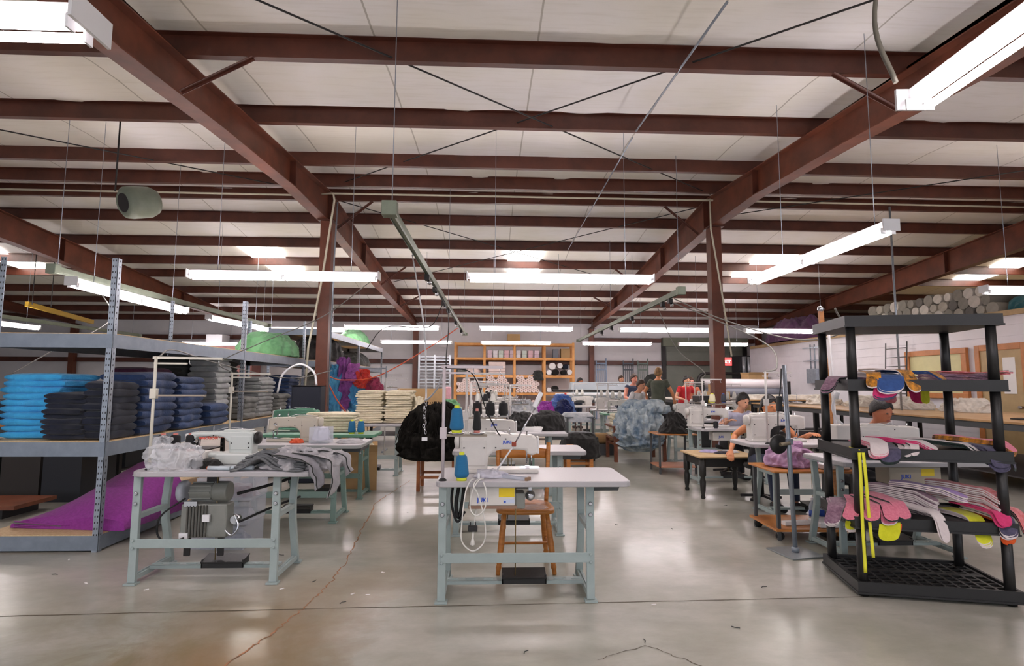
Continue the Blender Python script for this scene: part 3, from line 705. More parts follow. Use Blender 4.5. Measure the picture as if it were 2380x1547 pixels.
def stool(loc, label, size=(.36, .36, .6), mat=None, rz=0, leg=.035, name='wooden_stool', cat='stool', rails=(.2,), top=.04, turned=False, topm=None, apron=0, over=.0):
    mat = mat or WOODR; t = thing(name, label, cat, loc, rz); x, y, z = size[0] / 2, size[1] / 2, size[2]
    MB().box(-x - over, x + over, -y - over, y + over, z - top, z).build('top', topm or mat, t, bevel=.006)
    for sx in (-1, 1):
        for sy in (-1, 1):
            px, py = sx * (x - leg / 2), sy * (y - leg / 2)
            if turned: MB().lathe([(leg * .3, 0), (leg * .42, .02), (leg * .3, .05), (leg * .45, .1), (leg * .55, z * .4), (leg * .35, z * .5), (leg * .6, z * .55), (leg * .6, z - top)], (px, py, 0), 12).build('leg', mat, t)
            else: MB().box(px - leg / 2, px + leg / 2, py - leg / 2, py + leg / 2, 0, z - top).build('leg', mat, t, bevel=.003)
    for rz_ in rails:
        for s in (-1, 1):
            MB().box(-x + leg, x - leg, s * (y - leg / 2) - .009, s * (y - leg / 2) + .009, rz_ - .018, rz_ + .018).build('rail', mat, t)
            MB().box(s * (x - leg / 2) - .009, s * (x - leg / 2) + .009, -y + leg, y - leg, rz_ - .018, rz_ + .018).build('rail', mat, t)
    if apron:
        for s in (-1, 1):
            MB().box(-x + leg, x - leg, s * (y - leg / 2) - .01, s * (y - leg / 2) + .01, z - top - apron, z - top).build('apron', mat, t)
            MB().box(s * (x - leg / 2) - .01, s * (x - leg / 2) + .01, -y + leg, y - leg, z - top - apron, z - top).build('apron', mat, t)
    return t
# ================================================================ left grey shelving
def shelf_unit(x0, x1, y0, y1, H, decks, label, bays=None, posts_y=None, hole=True):
    t = thing('steel_shelving', label, 'shelving', (x0, y0, 0), 0, 'bolted steel shelving')
    X, Yv = x1 - x0, y1 - y0
    posts_y = posts_y or [0, Yv]
    for py in posts_y:
        for px, s in ((0, 1), (X, -1)):
            sy = 1 if py < Yv * .999 else -1
            b = MB(); b.box(px, px + s * .05, py, py + sy * .004, 0, H) if s > 0 else b.box(px - .05, px, min(py, py + sy * .004), max(py, py + sy * .004), 0, H)
            b.box(min(px, px + s * .004), max(px, px + s * .004), min(py, py + sy * .05), max(py, py + sy * .05), 0, H)
            b.cur = 1
            if hole:
                for k in range(int(H / .05)):
                    z = .03 + k * .05; xx = px + s * .027; yo = py - sy * .001
                    for dx in (-.011, .011): b.box(xx + dx - .004, xx + dx + .004, min(yo, yo + .006 * sy), max(yo, yo + .006 * sy), z, z + .016)
                    xo = px - s * .001; yy = py + sy * .027
                    b.box(min(xo, xo + .006 * s), max(xo, xo + .006 * s), yy - .004, yy + .004, z, z + .016)
            b.build('post', [GALV, IRON], t)
    for z in decks:
        MB().box(.006, X - .006, .006, Yv - .006, z - .018, z).build('deck_board', PARTB, t)
        for (a, c) in zip(posts_y[:-1], posts_y[1:]):
            for px, s in ((0, 1), (X, -1)):
                b = MB(); b.box(min(px - s * .002, px + s * .004), max(px - s * .002, px + s * .004), a + .01, c - .01, z - .125, z - .008)
                b.box(min(px, px + s * .03), max(px, px + s * .03), a + .01, c - .01, z - .125, z - .12); b.build('beam', RACKG, t)
        for py in posts_y:
            sy = 1 if py < Yv * .999 else -1
            MB().box(.0, X, min(py - sy * .002, py + sy * .004), max(py - sy * .002, py + sy * .004), z - .125, z - .008).build('beam', RACKG, t)
    return t
SX0, SX1 = -4.2, -3.22
shelf_unit(SX0, SX1, 4.77, 9.62, 2.46, (.14, .9, 1.81), 'tall grey slotted steel shelving at left, front run full of folded fabric', posts_y=[0, 2.5, 4.85])
shelf_unit(SX0 - .1, SX1 - .04, 10.7, 16.6, 2.46, (.14, .95, 1.83, 2.44), 'bright steel shelving beyond the left column, carrying dark bundles', posts_y=[0, 3.0, 5.9])
BLUEF = fab('bright_blue', (62, 168, 222), (44, 146, 206), vs=5, bump=.5, bs=60)
NAVY = fab('navy', (38, 62, 104), (24, 42, 74), vs=6, bump=.4, bs=70, rough=.7)
NAVYK = fab('ink_navy', (24, 30, 48), (16, 20, 32), vs=6, bump=.4)
GREYF = fab('light_grey', (158, 160, 158), (136, 138, 138), vs=9)
GREYD = fab('charcoal', (50, 52, 50), (38, 40, 38), vs=9)
GREYM = fab('mid_grey', (122, 122, 118), (104, 104, 100), vs=9)
CREAM = fab('cream_fleece', (228, 218, 192), (214, 202, 172), vs=20, bump=.8, bs=120)
PURP = fab('purple_felt', (150, 54, 150), (134, 44, 134), vs=40, bump=.4, bs=300)
PURPD = fab('plum_felt', (84, 36, 66), (70, 28, 54), vs=20)
GREENF = fab('green', (104, 158, 110), (82, 134, 90), vs=5)
BLACKF = fab('black', (30, 28, 26), (22, 20, 18), vs=20, bump=.8, bs=150)
g = 'folded fabric on the left shelving'
stack(-3.95, 5.12, .9, .44, .5, 10, .055, BLUEF, 'bright blue', 'folded cloth', 'at the left end', g, 1, jit=.022, rz=PI / 2, lean=(.0, 0))
stack(-3.62, 4.99, .9, .34, .34, 9, .043, NAVYK, 'ink dark', 'folded cloth', 'in front of the blue stack', g, 2, jit=.02, rz=PI / 2)
stack(-3.36, 5.02, .9, .24, .36, 8, .06, NAVYK, 'ink dark', 'folded cloth', 'just behind the near post', g, 3, jit=.01)
stack(-3.42, 5.5, .9, .42, .5, 8, .071, NAVY, 'navy', 'folded cloth', 'nearest the tall post', g, 4, jit=.01, tilt=-.03)
stack(-3.42, 6.07, .9, .42, .48, 8, .067, NAVY, 'navy', 'folded cloth', 'second along from the tall post', g, 5, jit=.01)
stack(-3.38, 6.62, .9, .4, .42, 3, .075, NAVY, 'navy', 'folded cloth', 'low beside the grey stack', g, 6, jit=.015)
stack(-3.92, 6.3, .9, .4, .5, 9, .07, PURPD, 'plum', 'felt cloth', 'behind the navy stacks', g, 7, jit=.015)
stack(-3.9, 6.98, .9, .38, .36, 12, .066, GREYD, 'charcoal', 'folded cloth', 'behind the pale grey stack', g, 8)
stack(-3.5, 6.98, .9, .36, .34, 12, .068, GREYF, 'pale grey', 'folded cloth', 'before the second shelving post', g, 9, jit=.012)
stack(-3.86, 7.75, .9, .5, .5, 12, .064, GREYD, 'charcoal', 'folded cloth', 'just past the second post', g, 10)
stack(-3.4, 7.62, .9, .32, .4, 4, .07, GREYM, 'mid grey', 'folded cloth', 'low past the second post', g, 11)
stack(-3.45, 8.2, .9, .36, .5, 10, .056, GREYF, 'pale grey', 'folded cloth', 'midway along the second bay', g, 12)
stack(-3.42, 8.78, .9, .34, .42, 5, .06, GREYM, 'mid grey', 'folded cloth', 'beside the dark hamper', g, 13)
stack(-3.85, 8.75, .9, .4, .5, 9, .06, NAVYK, 'ink dark', 'folded cloth', 'near the column, at the back', g, 14)
stack(-3.5, 9.32, .9, .42, .46, 11, .055, NAVY, 'navy', 'folded cloth', 'at the column end of the shelf', g, 15)
# the folded purple felt on the bottom deck
def felt():
    b = MB(); n = 40
    def fn(u, v):
        # u around a flattened loop (fold at the left end), v across the depth
        L = 1.04; a = 2 * PI * u
        x = -math.cos(a); z = math.sin(a)
        xx = (x + 1) / 2; th = .07 + .40 * math.sin(min(1, xx / .62) * PI / 2) ** 1.5 * (.12 + .88 * v ** .7)
        px = (x + 1) / 2 * L; pz = (max(0, z) ** .5 * th) if z > 0 else 0
        w = noise.noise(Vector((px * 3, v * 3, 2))) * .02 * (1 if z > 0 else .1)
        return Vector((px, v * .78 + .04 * math.sin(px * 5) + w, .003 + pz + max(0, w)))
    b.grid(fn, n, 20, closeu=True)
    for j, vv in enumerate((0, 1)): o = [fn(i / n, vv) for i in range(n)]; b.add(o, [list(range(n))])
    return b
t = thing('felt_bolt', 'folded length of bright purple felt on the bottom shelf at left', 'fabric', (-4.12, 5.0, .14), -.08)
felt().build('felt', PURP, t)
for k in range(3):
    b = MB(); b.grid(lambda u, v: Vector((.05 + u * .5, -.012 - .004 * k, .012 + k * .016 + .012 * math.sin(u * 3 + k) + v * .012)), 12, 1); b.build('folded_edge', PURP if k != 1 else GREYM, t, solid=.006)
heap('fabric_pile', GREENF, 'heaped green fabric on the top shelf beside the column', 'fabric', (-3.62, 9.0, 1.81), .85, 1.2, [(0, .36), (.5, .36), (.8, .28), (.97, .14), (1, .02), (.98, 0)], .05, 3, sc=3.5, sq=.8)
heap('fabric_pile', GREENF, 'small green fabric heap on the bright steel shelving', 'fabric', (-3.7, 14.9, 2.44), .8, 1.4, [(0, .4), (.4, .36), (.8, .2), (1, .02), (.98, 0)], .05, 4, sc=3)
heap('fabric_bundle', fab('black_white_print', (64, 62, 62), (24, 24, 24), vs=5), 'black and grey bundle bulging from the bright shelving beside the column', 'fabric', (-3.75, 12.0, 1.83), .95, 1.6, [(0, .5), (.5, .5), (.9, .38), (1, .2), (1, .1), (.9, 0)], .07, 5, sc=3)
heap('fabric_bundle', GREYM, 'grey draped bundle under the black one on the bright shelving', 'fabric', (-3.75, 12.2, .95), .86, 1.8, [(0, .66), (.5, .65), (.9, .5), (1, .3), (1, .1), (.95, 0)], .07, 6, sc=3)
heap('fabric_bundle', GREYD, 'charcoal bundle on the far bay of the bright shelving', 'fabric', (-3.75, 15.0, 1.83), .9, 1.8, [(0, .36), (.5, .36), (.9, .24), (1, .12), (.95, 0)], .05, 8, sc=3)
# dark hamper standing by the shelving
t = thing('hamper', 'square dark cloth hamper in front of the grey stacks', 'hamper', (-2.62, 8.05, 0), .1)
MB().box(-.2, .2, -.18, .18, .0, 1.35).build('hamper_body', M('dark_hamper_cloth', (30, 34, 46), .85), t, bevel=.02)
MB().tube([(-.2, -.18, 1.35), (.2, -.18, 1.35), (.2, .18, 1.35), (-.2, .18, 1.35), (-.2, -.18, 1.35)], .008, 6).build('rim', IRON, t)
cord([(-3.05, 8.0, 1.25), (-2.98, 8.0, 1.52), (-2.75, 8.0, 1.66), (-2.55, 8.0, 1.55), (-2.5, 8.0, 1.36)], .016, WHITEM, 'white arched hose rising over the dark hamper', 'hose', 'hose')
# big heap of crumpled coloured garments on the rack beyond the column
for (nm, c, c2, x, y, z, w, hh, lab) in (('sky_blue', (90, 170, 208), (60, 130, 184), -3.2, 11.4, .75, .32, 1.0, 'sky blue crumpled garment hanging next to the column'), ('violet', (150, 80, 160), (104, 50, 112), -3.05, 11.5, .85, .34, 1.05, 'violet crumpled garment hanging between two blue ones'),
        ('sky_blue', 0, 0, -2.78, 11.6, .75, .32, .75, 'sky blue crumpled garment hanging under the red one'), ('scarlet', (226, 66, 50), (180, 44, 40), -2.66, 11.5, 1.28, .28, .38, 'scarlet crumpled garment on top of the garment rail'), ('orchid', (190, 110, 190), (150, 80, 150), -2.86, 11.52, 1.42, .26, .36, 'orchid pink crumpled garment above the violet one'), ('raspberry', (170, 60, 96), (130, 40, 70), -2.42, 11.6, 1.2, .3, .3, 'raspberry garment at the right end of the garment rail')):
    m = fab(nm, c or (90, 170, 208), c2 or (60, 130, 184), vs=5)
    heap('garment', m, lab, 'garment', (x, y, z), w, .35, [(0, hh), (.5, hh * .97), (.85, hh * .8), (1, hh * .5), (.9, hh * .2), (.6, 0)], .09, len(lab), sc=7, group='hung coloured garments')
t = thing('garment_rail', 'thin metal garment rail holding the coloured garments', 'rail', (-3.22, 11.5, 0))
MB().tube([(0, 0, 0), (0, 0, 1.75)], .015, 8).build('upright', GALV, t); MB().tube([(1.05, 0, 0), (1.05, 0, 1.75)], .015, 8).build('upright', GALV, t); MB().tube([(0, 0, 1.7), (1.05, 0, 1.7)], .015, 8).build('crossbar', GALV, t)
for k in (0, 1.05): MB().box(k - .02, k + .02, -.25, .25, 0, .03).build('foot', GALV, t)
# ================================================================ front left sewing station
TZ = .7815
sewing_table(-1.99, 4.03, 'mint framed sewing table in the left foreground piled with grey garments', tl=-.5, tr=.78, tf=-.1, tb=.5, rnd=.09, drawer=False)
sewing_machine((-2.05, 4.34, TZ), 'pale grey overlock machine with red lettering on the left foreground table', kind='cyl', brand='MAKASON', bcol=M('red_lettering', (206, 84, 66), .5), mat=M('pale_green_grey_paint', (196, 202, 198), .32), s=.92)
thread_stand((-2.4, 4.02, TZ), 'tall cream thread stand at the left end of the left foreground table', rz=.1, h=.79, tray=.55, arm=.42, tw=.36, pins=(), rz_=0) if False else thread_stand((-2.4, 4.02, TZ), 'tall cream thread stand at the left end of the left foreground table', rz=.15, h=.80, tray=.52, arm=.44, tw=.34, pins=(), mat=M('cream_stand_paint', (206, 202, 188), .4))
t = thing('spool_rack', 'low rack of black thread cones behind the plastic bag, left foreground table', 'spool rack', (-2.4, 4.3, TZ))
MB().box(-.08, .27, -.05, .05, .0, .1).build('rack_base', MACH, t, bevel=.01)
for k, q in enumerate((-2.46, -2.385, -2.27)): cone((q, 4.3 - (.0 if k else .03), TZ + .1), f'black thread cone, {["left", "middle", "right"][k]} one of the three behind the plastic bag', THREADK, h=.13, r0=.036, r1=.034, core=(200, 120, 110))
heap('plastic_bag', CLEARF, 'crumpled clear plastic bag at the left end of the front left table', 'plastic bag', (-2.24, 4.04, TZ), .34, .2, [(0, .16), (.4, .17), (.8, .15), (1, .08), (.95, 0)], .06, 11, sc=11, sq=.8)
heap('plastic_bag', CLEARF, 'small crumpled plastic bag hanging behind the cream thread stand', 'plastic bag', (-2.42, 4.2, TZ), .12, .14, [(0, .22), (.6, .2), (1, .12), (.8, 0)], .04, 12, sc=12)
# grey garments: ribbed folded pile and loose white pieces hanging over the end
RIB = M('grey_ribbed_jersey', (120, 122, 124), .9, rgb2=(84, 86, 88), vs=90, stretch=(.25, 3, 3), bump=.6, bs=60)
LGREY = fab('pale_jersey', (186, 184, 186), (160, 158, 162), vs=8)
for k in range(5):
    w = .5 - .02 * k
    def fn(u, v, k=k, w=w):
        x = (u - .5) * w; y = (v - .5) * .26; arch = .07 * math.exp(-((x + .06) / .09) ** 2) * (1 - .08 * k) * (1.2 - v * .6)
        return Vector((x + .012 * noise.noise(Vector((v * 6, k, 0))), y + .01 * noise.noise(Vector((u * 6, k, 4))), .008 + k * .019 + arch + .012 * noise.noise(Vector((x * 9 + k, y * 9, k)))))
    o = MB().grid(fn, 30, 14).build('ribbed_garment', RIB, None, (-1.55 + .01 * k, 4.06 + .012 * k, TZ), solid=.016, rz=.05 * (k % 2))
    tag(o, f'grey ribbed garment, {["lowest", "second up", "third up", "fourth up", "topmost"][k]} of the flat pile on the front left table', 'garment', 'grey ribbed garments')
heap('garment_heap', LGREY, 'pale grey garments heaped on the right end of the front left table', 'garment', (-1.38, 4.13, TZ), .6, .34, [(0, .13), (.4, .13), (.8, .09), (1, .02), (.97, 0)], .05, 13, sc=8, fine=.8)
def drape(p0, w, seg, seed, mat, label):
    # strip of cloth running over the table end and hanging down
    pts = spline(seg, 5); n = len(pts) - 1
    def fn(u, v):
        p = Vector(pts[min(n, int(round(v * n)))]); a = (u - .5) * w * (1 - .25 * v)
        f = .03 * math.sin(u * 9 + seed) * (.3 + v); return p + Vector((f * .6, a, f * .5)) + Vector((.02, .02, .01)) * noise.noise(Vector((u * 4, v * 5, seed)))
    o = MB().grid(fn, 16, n).build('draped_garment', mat, solid=.006)
    for u in (0, 1): MB().tube([fn(u, i / n) for i in range(n + 1)], .0045, 5).build('seam', GREYD, o)
    tag(o, label, 'garment', 'garments hanging off the table end')
drape(None, .24, [(-1.4, 4.1, .9), (-1.22, 4.05, .88), (-1.13, 4.02, .84), (-1.1, 4.0, .72), (-1.13, 3.99, .6)], 1, LGREY, 'pale jersey piece hanging farthest down from the left table end')
drape(None, .2, [(-1.4, 4.2, .9), (-1.2, 4.18, .89), (-1.08, 4.16, .86), (-1.03, 4.15, .74)], 2, LGREY, 'pale jersey piece hanging at the far corner of the left table end')
drape(None, .2, [(-1.5, 3.98, .9), (-1.3, 3.96, .87), (-1.2, 3.93, .8), (-1.17, 3.91, .68)], 3, fab('mid_jersey', (150, 148, 154)), 'darker jersey piece hanging at the near corner of the left table end')
# bobbin tubes
for k in range(3):
    t = thing('thread_tube', f'white thread tube lying by the ribbed pile, {["left", "middle", "right"][k]}', 'thread tube', (-1.98 + k * .075, 4.0 + .01 * k, TZ + .016), -.1, 'thread tubes lying on the left table')
    MB().cyl((0, 0, 0), (.16, .0, 0), .015, 12).build('thread', M('pale_blue_thread', (190, 200, 206), .5), t)
    MB().cyl((-.008, 0, 0), (0, 0, 0), .012, 10).build('core_end', M('orange_core', (196, 100, 60), .5), t)
heap('dark_cloth', BLACKF, 'black cloth tucked under the machine on the left table', 'fabric', (-2.08, 4.14, TZ), .26, .16, [(0, .06), (.7, .05), (1, .0)], .02, 9, sc=9)
# motor hanging under the left table
GM = M('grey_motor_paint', (126, 128, 122), .45, var=.08); 
t = thing('machine_motor', 'grey finned motor and gearbox slung under the front left table', 'motor', (-2.06, 4.2, .64))
MB().cyl((-.12, 0, -.04), (.04, 0, -.04), .06, 24).build('stator', GM, t, bevel=.006)
for k in range(8):
    a = 2 * PI * k / 8; MB().bar((-.12, .062 * math.cos(a), -.04 + .062 * math.sin(a)), (.03, .062 * math.cos(a), -.04 + .062 * math.sin(a)), .01, .012).build('cooling_fin', GM, t)
MB().cyl((.04, 0, -.04), (.15, 0, -.04), .072, 28).build('end_bell', GM, t, bevel=.01)
MB().lathe([(.01, 0), (.07, 0), (.078, .012), (.078, .035), (.07, .045), (.02, .045)], n=24).build('pulley', M('pale_pulley', (176, 180, 190), .35), t, loc=(-.21, 0, -.04)).rotation_euler = (0, PI / 2, 0)
MB().box(-.17, .16, -.06, .06, -.36, -.12).build('gearbox', GM, t, bevel=.012)
for k in range(7): MB().box(-.12 + k * .022, -.111 + k * .022, -.075, -.058, -.35, -.13).build('gearbox_rib', M('dark_motor_grey', (84, 82, 76), .5), t)
for q in (-.14, .1): MB().box(q - .02, q + .02, -.01, .01, -.5, -.36).build('mount_leg', IRON, t)
MB().box(-.14, -.05, -.075, -.055, -.135, -.1).build('motor_bracket', CHROME, t); MB().box(-.02, .06, -.01, .01, .03, .105).build('hanger', IRON, t)
b = MB(); b.cyl((.2, -.03, -.24), (.2, .03, -.24), .03, 14); b.build('valve', CHROME, t); MB().tube(spline([(.2, -.03, -.2), (.24, -.05, -.28), (.2, -.06, -.34), (.14, -.05, -.3)]), .008, 8).build('valve_hose', CHROME, t)
MB().box(.0, .05, -.09, -.07, -.24, -.19).build('plug', WHITEM, t); MB().box(-.16, -.1, -.085, -.065, -.36, -.32).build('plug', WHITEM, t)
cord([(-2.2, 4.14, .56), (-2.34, 4.1, .45), (-2.36, 4.1, .32), (-2.28, 4.1, .26), (-2.18, 4.11, .29)], .007, RUBBER, 'black cable looping below the motor of the front left table')
cord([(-1.86, 4.2, .58), (-1.6, 4.4, .64), (-1.45, 4.6, .7)], .012, RUBBER, 'thick black cable crossing behind the front left table')
cord([(-1.84, 4.16, .38), (-1.66, 4.35, .45), (-1.5, 4.5, .5)], .009, RUBBER, 'black cable running from the valve to the right, front left table')
for k in range(3):
    t = crate('plastic_tub', f'translucent plastic tub with loose contents, {["lowest", "middle", "topmost"][k]} of the tower behind the front left table', 'plastic tub', (-2.28 + .015 * k, 5.0, .0 + .2 * k), (.46, .36, .19), PLASTW, rz=.05 * (k - 1), flaps=False, group='stacked plastic tubs', th=.005)
    heap('contents', M('tub_contents_%d' % k, [(70, 90, 130), (190, 190, 200), (120, 60, 70)][k], .7, rgb2=(180, 180, 190), vs=12), None, None, (0, 0, .01), .44, .32, [(0, .1), (.7, .09), (1, .0)], .03, k, nu=30, nv=12, sc=10, parent=t)
# ================================================================ front centre sewing station
sewing_table(.178, 3.66, 'mint framed sewing table standing alone in the centre foreground', tl=-.52, tr=.73, tf=-.13, tb=.46)
sewing_machine((.06, 3.93, TZ), 'white straight stitch machine with blue lettering on the centre foreground table', rz=PI, brand='JUKI', bcol=BLUETXT, s=1.0)
thread_stand((-.30, 3.57, TZ), 'lilac grey thread stand at the left corner of the centre foreground table', h=.735, tray=.285, arm=.38, tw=.28, pins=(.085, .215), mat=M('lilac_grey_paint', (196, 186, 190), .4))
cone((-.215, 3.57, TZ + .30), 'tall blue thread cone on the thread stand tray, centre foreground', h=.175, r0=.045, r1=.034, core=(206, 214, 50))
cone((-.085, 3.57, TZ + .30), 'slim black thread cone beside the blue one on the stand tray', THREADK, h=.155, r0=.028, r1=.018, core=(190, 120, 110))
cone((-.18, 3.58, TZ), 'blue thread cone standing on the centre foreground tabletop', h=.178, r0=.046, r1=.034, core=(206, 214, 50))
cone((-.02, 3.75, TZ + .30), 'black thread cone farther back above the centre machine', THREADK, h=.15, r0=.026, r1=.022, core=(190, 120, 110)) if False else None
t = thing('control_box', 'white motor control box with blue lettering and yellow label under the centre table', 'control box', (.03, 3.62, .675))
MB().box(-.155, .135, -.035, .14, -.055, .065).build('box_body', MACH, t, bevel=.008)
MB().box(.135, .2, -.02, .12, -.08, .02).build('box_side', GM, t, bevel=.01)
MB().box(-.165, .145, -.03, .13, -.075, -.055).build('box_tray', M('rusty_tray', (140, 110, 92), .5), t)
text('JUKI', .036, BLUETXT, t, (-.075, -.0362, -.03), bold=.0014)
MB().box(.03, .13, -.0365, -.035, .0, .055).build('caution_label', YELLOW, t); MB().box(.06, .13, -.0365, -.035, -.04, -.015).build('rating_label', M('pale_blue_label', (196, 206, 226), .5), t)
MB().box(.06, .075, -.037, -.0362, -.035, -.025).build('power_mark', BLUETXT, t)
b = MB().box(-.09, .13, 0, .1, .065, .072); b.build('mount', IRON, t)
t = thing('clutch_lever', 'metal clutch lever with foil like hanger at the control box, centre table', 'lever', (.27, 3.72, .66))
MB().lathe([(.01, 0), (.035, .006), (.03, .03), (.012, .04)], n=12).build('hub', CHROME, t).rotation_euler = (PI / 2, 0, 0); MB().bar((0, 0, 0), (-.05, 0, -.03), .02, .01).build('lever_arm', CHROME, t); MB().bar((0, .0, 0), (0, .0, .085), .02, .01).build('bracket', CHROME, t)
# white cable looping over the front edge
cord([(-.1, 3.6, .785), (-.12, 3.52, .79), (-.15, 3.5, .72), (-.17, 3.51, .55), (-.17, 3.52, .42), (-.1, 3.52, .36), (-.03, 3.52, .42), (-.03, 3.51, .55), (-.07, 3.5, .7), (-.1, 3.5, .76), (-.08, 3.54, .79), (-.04, 3.6, .787)], .0045, WIREW, 'white cable looping down over the front edge of the centre table')
cord([(-.04, 3.62, .787), (-.07, 3.52, .79), (-.11, 3.5, .72), (-.12, 3.51, .62), (-.08, 3.5, .58), (-.03, 3.5, .62), (-.02, 3.5, .72), (-.04, 3.52, .78)], .0045, WIREW, 'shorter white cable loop at the front edge of the centre table')
cord([(-.2, 3.72, .74), (-.22, 3.7, .6), (-.2, 3.7, .52), (-.18, 3.72, .62), (-.17, 3.74, .74)], .012, RUBBER, 'bunched black cables tied under the left of the centre table', k=6)
cord([(-.24, 3.73, .74), (-.25, 3.7, .62), (-.21, 3.68, .5), (-.16, 3.7, .56)], .008, RUBBER, 'thin black cable hanging by the left leg of the centre table')
t = thing('plug_adapter', 'black power plug with white cable end hanging under the centre table', 'plug', (-.105, 3.6, .46))
MB().box(-.03, .03, -.02, .02, -.0, .035).build('plug_body', BLACKP, t, bevel=.004); MB().box(-.02, -.012, -.003, .003, .035, .055).build('prong', BLACKP, t); MB().box(.012, .02, -.003, .003, .035, .055).build('prong', BLACKP, t)
MB().lathe([(.004, 0), (.016, .006), (.012, .03), (.006, .045), (.004, .09)], n=12).build('cable_end', WIREW, t, loc=(0, 0, -.09))
cord([(-.105, 3.6, .37), (-.09, 3.62, .55), (-.06, 3.66, .745)], .0035, WIREW, 'thin white lead up to the control box')
# things lying on the tabletop
t = thing('metal_channel', 'folded pale metal channel lying across the front of the centre tabletop', 'metal channel', (.16, 3.63, TZ), -.62)
b = MB(); b.box(-.11, .11, -.022, .022, 0, .003); b.box(-.11, .11, -.022, -.019, 0, .018); b.box(-.11, .11, .019, .022, 0, .018); b.build('channel', M('pale_alloy', (196, 200, 210), .3, metal=.4), t); MB().box(.095, .112, -.024, .024, 0, .02).build('channel_end', M('brown_end', (140, 110, 84), .5), t)
heap('plastic_bag', M('foil_film', (216, 214, 226), .2, alpha=.75, spec=.8, bump=.6, bs=22), 'crumpled clear bag of small parts on the centre tabletop by the machine', 'plastic bag', (.01, 3.7, TZ), .24, .12, [(0, .05), (.6, .045), (1, .0)], .03, 14, sc=18, nu=50, nv=20)
t = thing('spool_peg', 'small white thread knob on the centre tabletop near the cables', 'knob', (-.07, 3.57, TZ)); MB().lathe([(.008, 0), (.008, .04), (.005, .045)], n=10).build('peg', WHITEM, t)
# hanging metal arm over the machine
t = thing('task_lamp', 'thin jointed arm lamp with white head rising behind the centre machine', 'lamp', (.02, 3.72, TZ))
MB().tube([(0, 0, 0), (.14, -.02, .21)], .006, 8).build('lower_arm', WHITEM, t); MB().tube([(.14, -.02, .21), (.29, -.02, .47)], .005, 8).build('upper_arm', CHROME, t)
MB().bar((.275, -.02, .46), (.325, -.02, .56), .035, .03).build('lamp_head', WHITEM, t, bevel=.006); MB().cb((.14, -.02, .215), (.03, .03, .03)).build('joint', M('red_brown_joint', (150, 60, 40), .5), t, bevel=.004); MB().lathe([(.03, 0), (.03, .01), (.01, .014)], n=14).build('lamp_foot', IRON, t)
cord([(-.82, 5.6, 2.72), (-.6, 4.9, 1.9), (-.5, 4.3, 1.35), (-.46, 3.95, 1.28), (-.36, 3.7, 1.36), (-.3, 3.58, 1.5)], .007, M('silver_cord', (176, 178, 182), .35), 'silver power cord drooping from the long rail to the centre thread stand', k=8)
cord([(-.78, 7.1, 2.7), (-.42, 5.2, 2.1), (-.3, 3.7, 1.56), (-.29, 3.6, 1.5)], .004, RUBBER, 'thin black cord running from the rail to the top of the centre thread stand', k=8)
cord([(-.3, 3.6, 1.5), (-.12, 3.66, 1.46), (-.02, 3.78, 1.2), (.1, 3.9, 1.0), (.22, 4.0, .97)], .004, RUBBER, 'black cord falling from the thread stand behind the centre machine', k=8)
# chain hanging in front of the black pile
t = thing('hanging_chain', 'short twisted silver chain and tag hanging in front of the black fabric', 'chain', (-.47, 4.0, 1.28))
b = MB()
for k in range(11): 
    c = Vector((.008 * math.sin(k * 2.1), .004 * math.cos(k), -.012 - k * .022)); q = k * 1.2
    b.tube([c + Vector((.008 * math.cos(a) * math.cos(q), .008 * math.cos(a) * math.sin(q), .014 * math.sin(a))) for a in [i * PI / 4 for i in range(9)]], .0028, 5)
b.build('links', CHROME, t); MB().cb((0, 0, -.28), (.04, .004, .025)).build('tag', WHITEM, t)
wood_chair((.275, 4.36, 0), 'orange varnished wooden chair behind the centre foreground table')
heap('clear_wrap', CLEARF, 'clear plastic wrap lying on the seat of the orange wooden chair', 'plastic wrap', (.35, 4.3, .445), .26, .2, [(0, .02), (.7, .015), (1, 0)], .008, 15, sc=14, nu=30, nv=10)
# ================================================================ black plastic rack at right
BR = [Vector((2.49, 3.70)), Vector((3.37, 3.50))]; bu = (BR[1] - BR[0]).normalized(); bv = Vector((-bu.y, bu.x)); rzb = math.atan2(bu.y, bu.x)
RO = thing('plastic_rack', 'black plastic five tier rack at right holding felt cut pieces', 'shelf rack', (2.49, 3.70, 0), rzb)
RW, RD = .90, .57; DZ = [.1, .52, .975, 1.44, 1.88]
for k, z in enumerate(DZ):
    b = MB(); e = .03
    b.box(-e, RW + e, -e, -e + .02, z - .07, z); b.box(-e, RW + e, RD + e - .02, RD + e, z - .07, z); b.box(-e, -e + .02, -e + .02, RD + e - .02, z - .07, z); b.box(RW + e - .02, RW + e, -e + .02, RD + e - .02, z - .07, z)
    b.box(-e - .006, RW + e + .006, -e - .006, RD + e + .006, z - .078, z - .066)
    # grille deck
    if k == 0 or k == 4:
        for i in range(13): q = i / 12 * (RW - .02); b.box(q, q + .018, 0, RD, z - .025, z - .012)
        for i in range(9): q = i / 8 * (RD - .02); b.box(0, RW, q, q + (.05 if i == 4 else .014), z - .025, z - .0121)
    else: b.box(-e + .01, RW + e - .01, -e + .01, RD + e - .01, z - .03, z - .012)
    b.build('shelf', BLACKP, RO)
for px in (0.02, RW - .02):
    for py in (.02, RD - .02):
        for k in range(4): MB().tube([(px, py, DZ[k] - (.1 if k == 0 else .01)), (px, py, DZ[k + 1] - .07)], [.031, .029], 16).build('post', BLACKP, RO)
def rk(u, v, z): p = Vector((2.49, 3.70)) + bu * u + bv * v; return Vector((p.x, p.y, z))
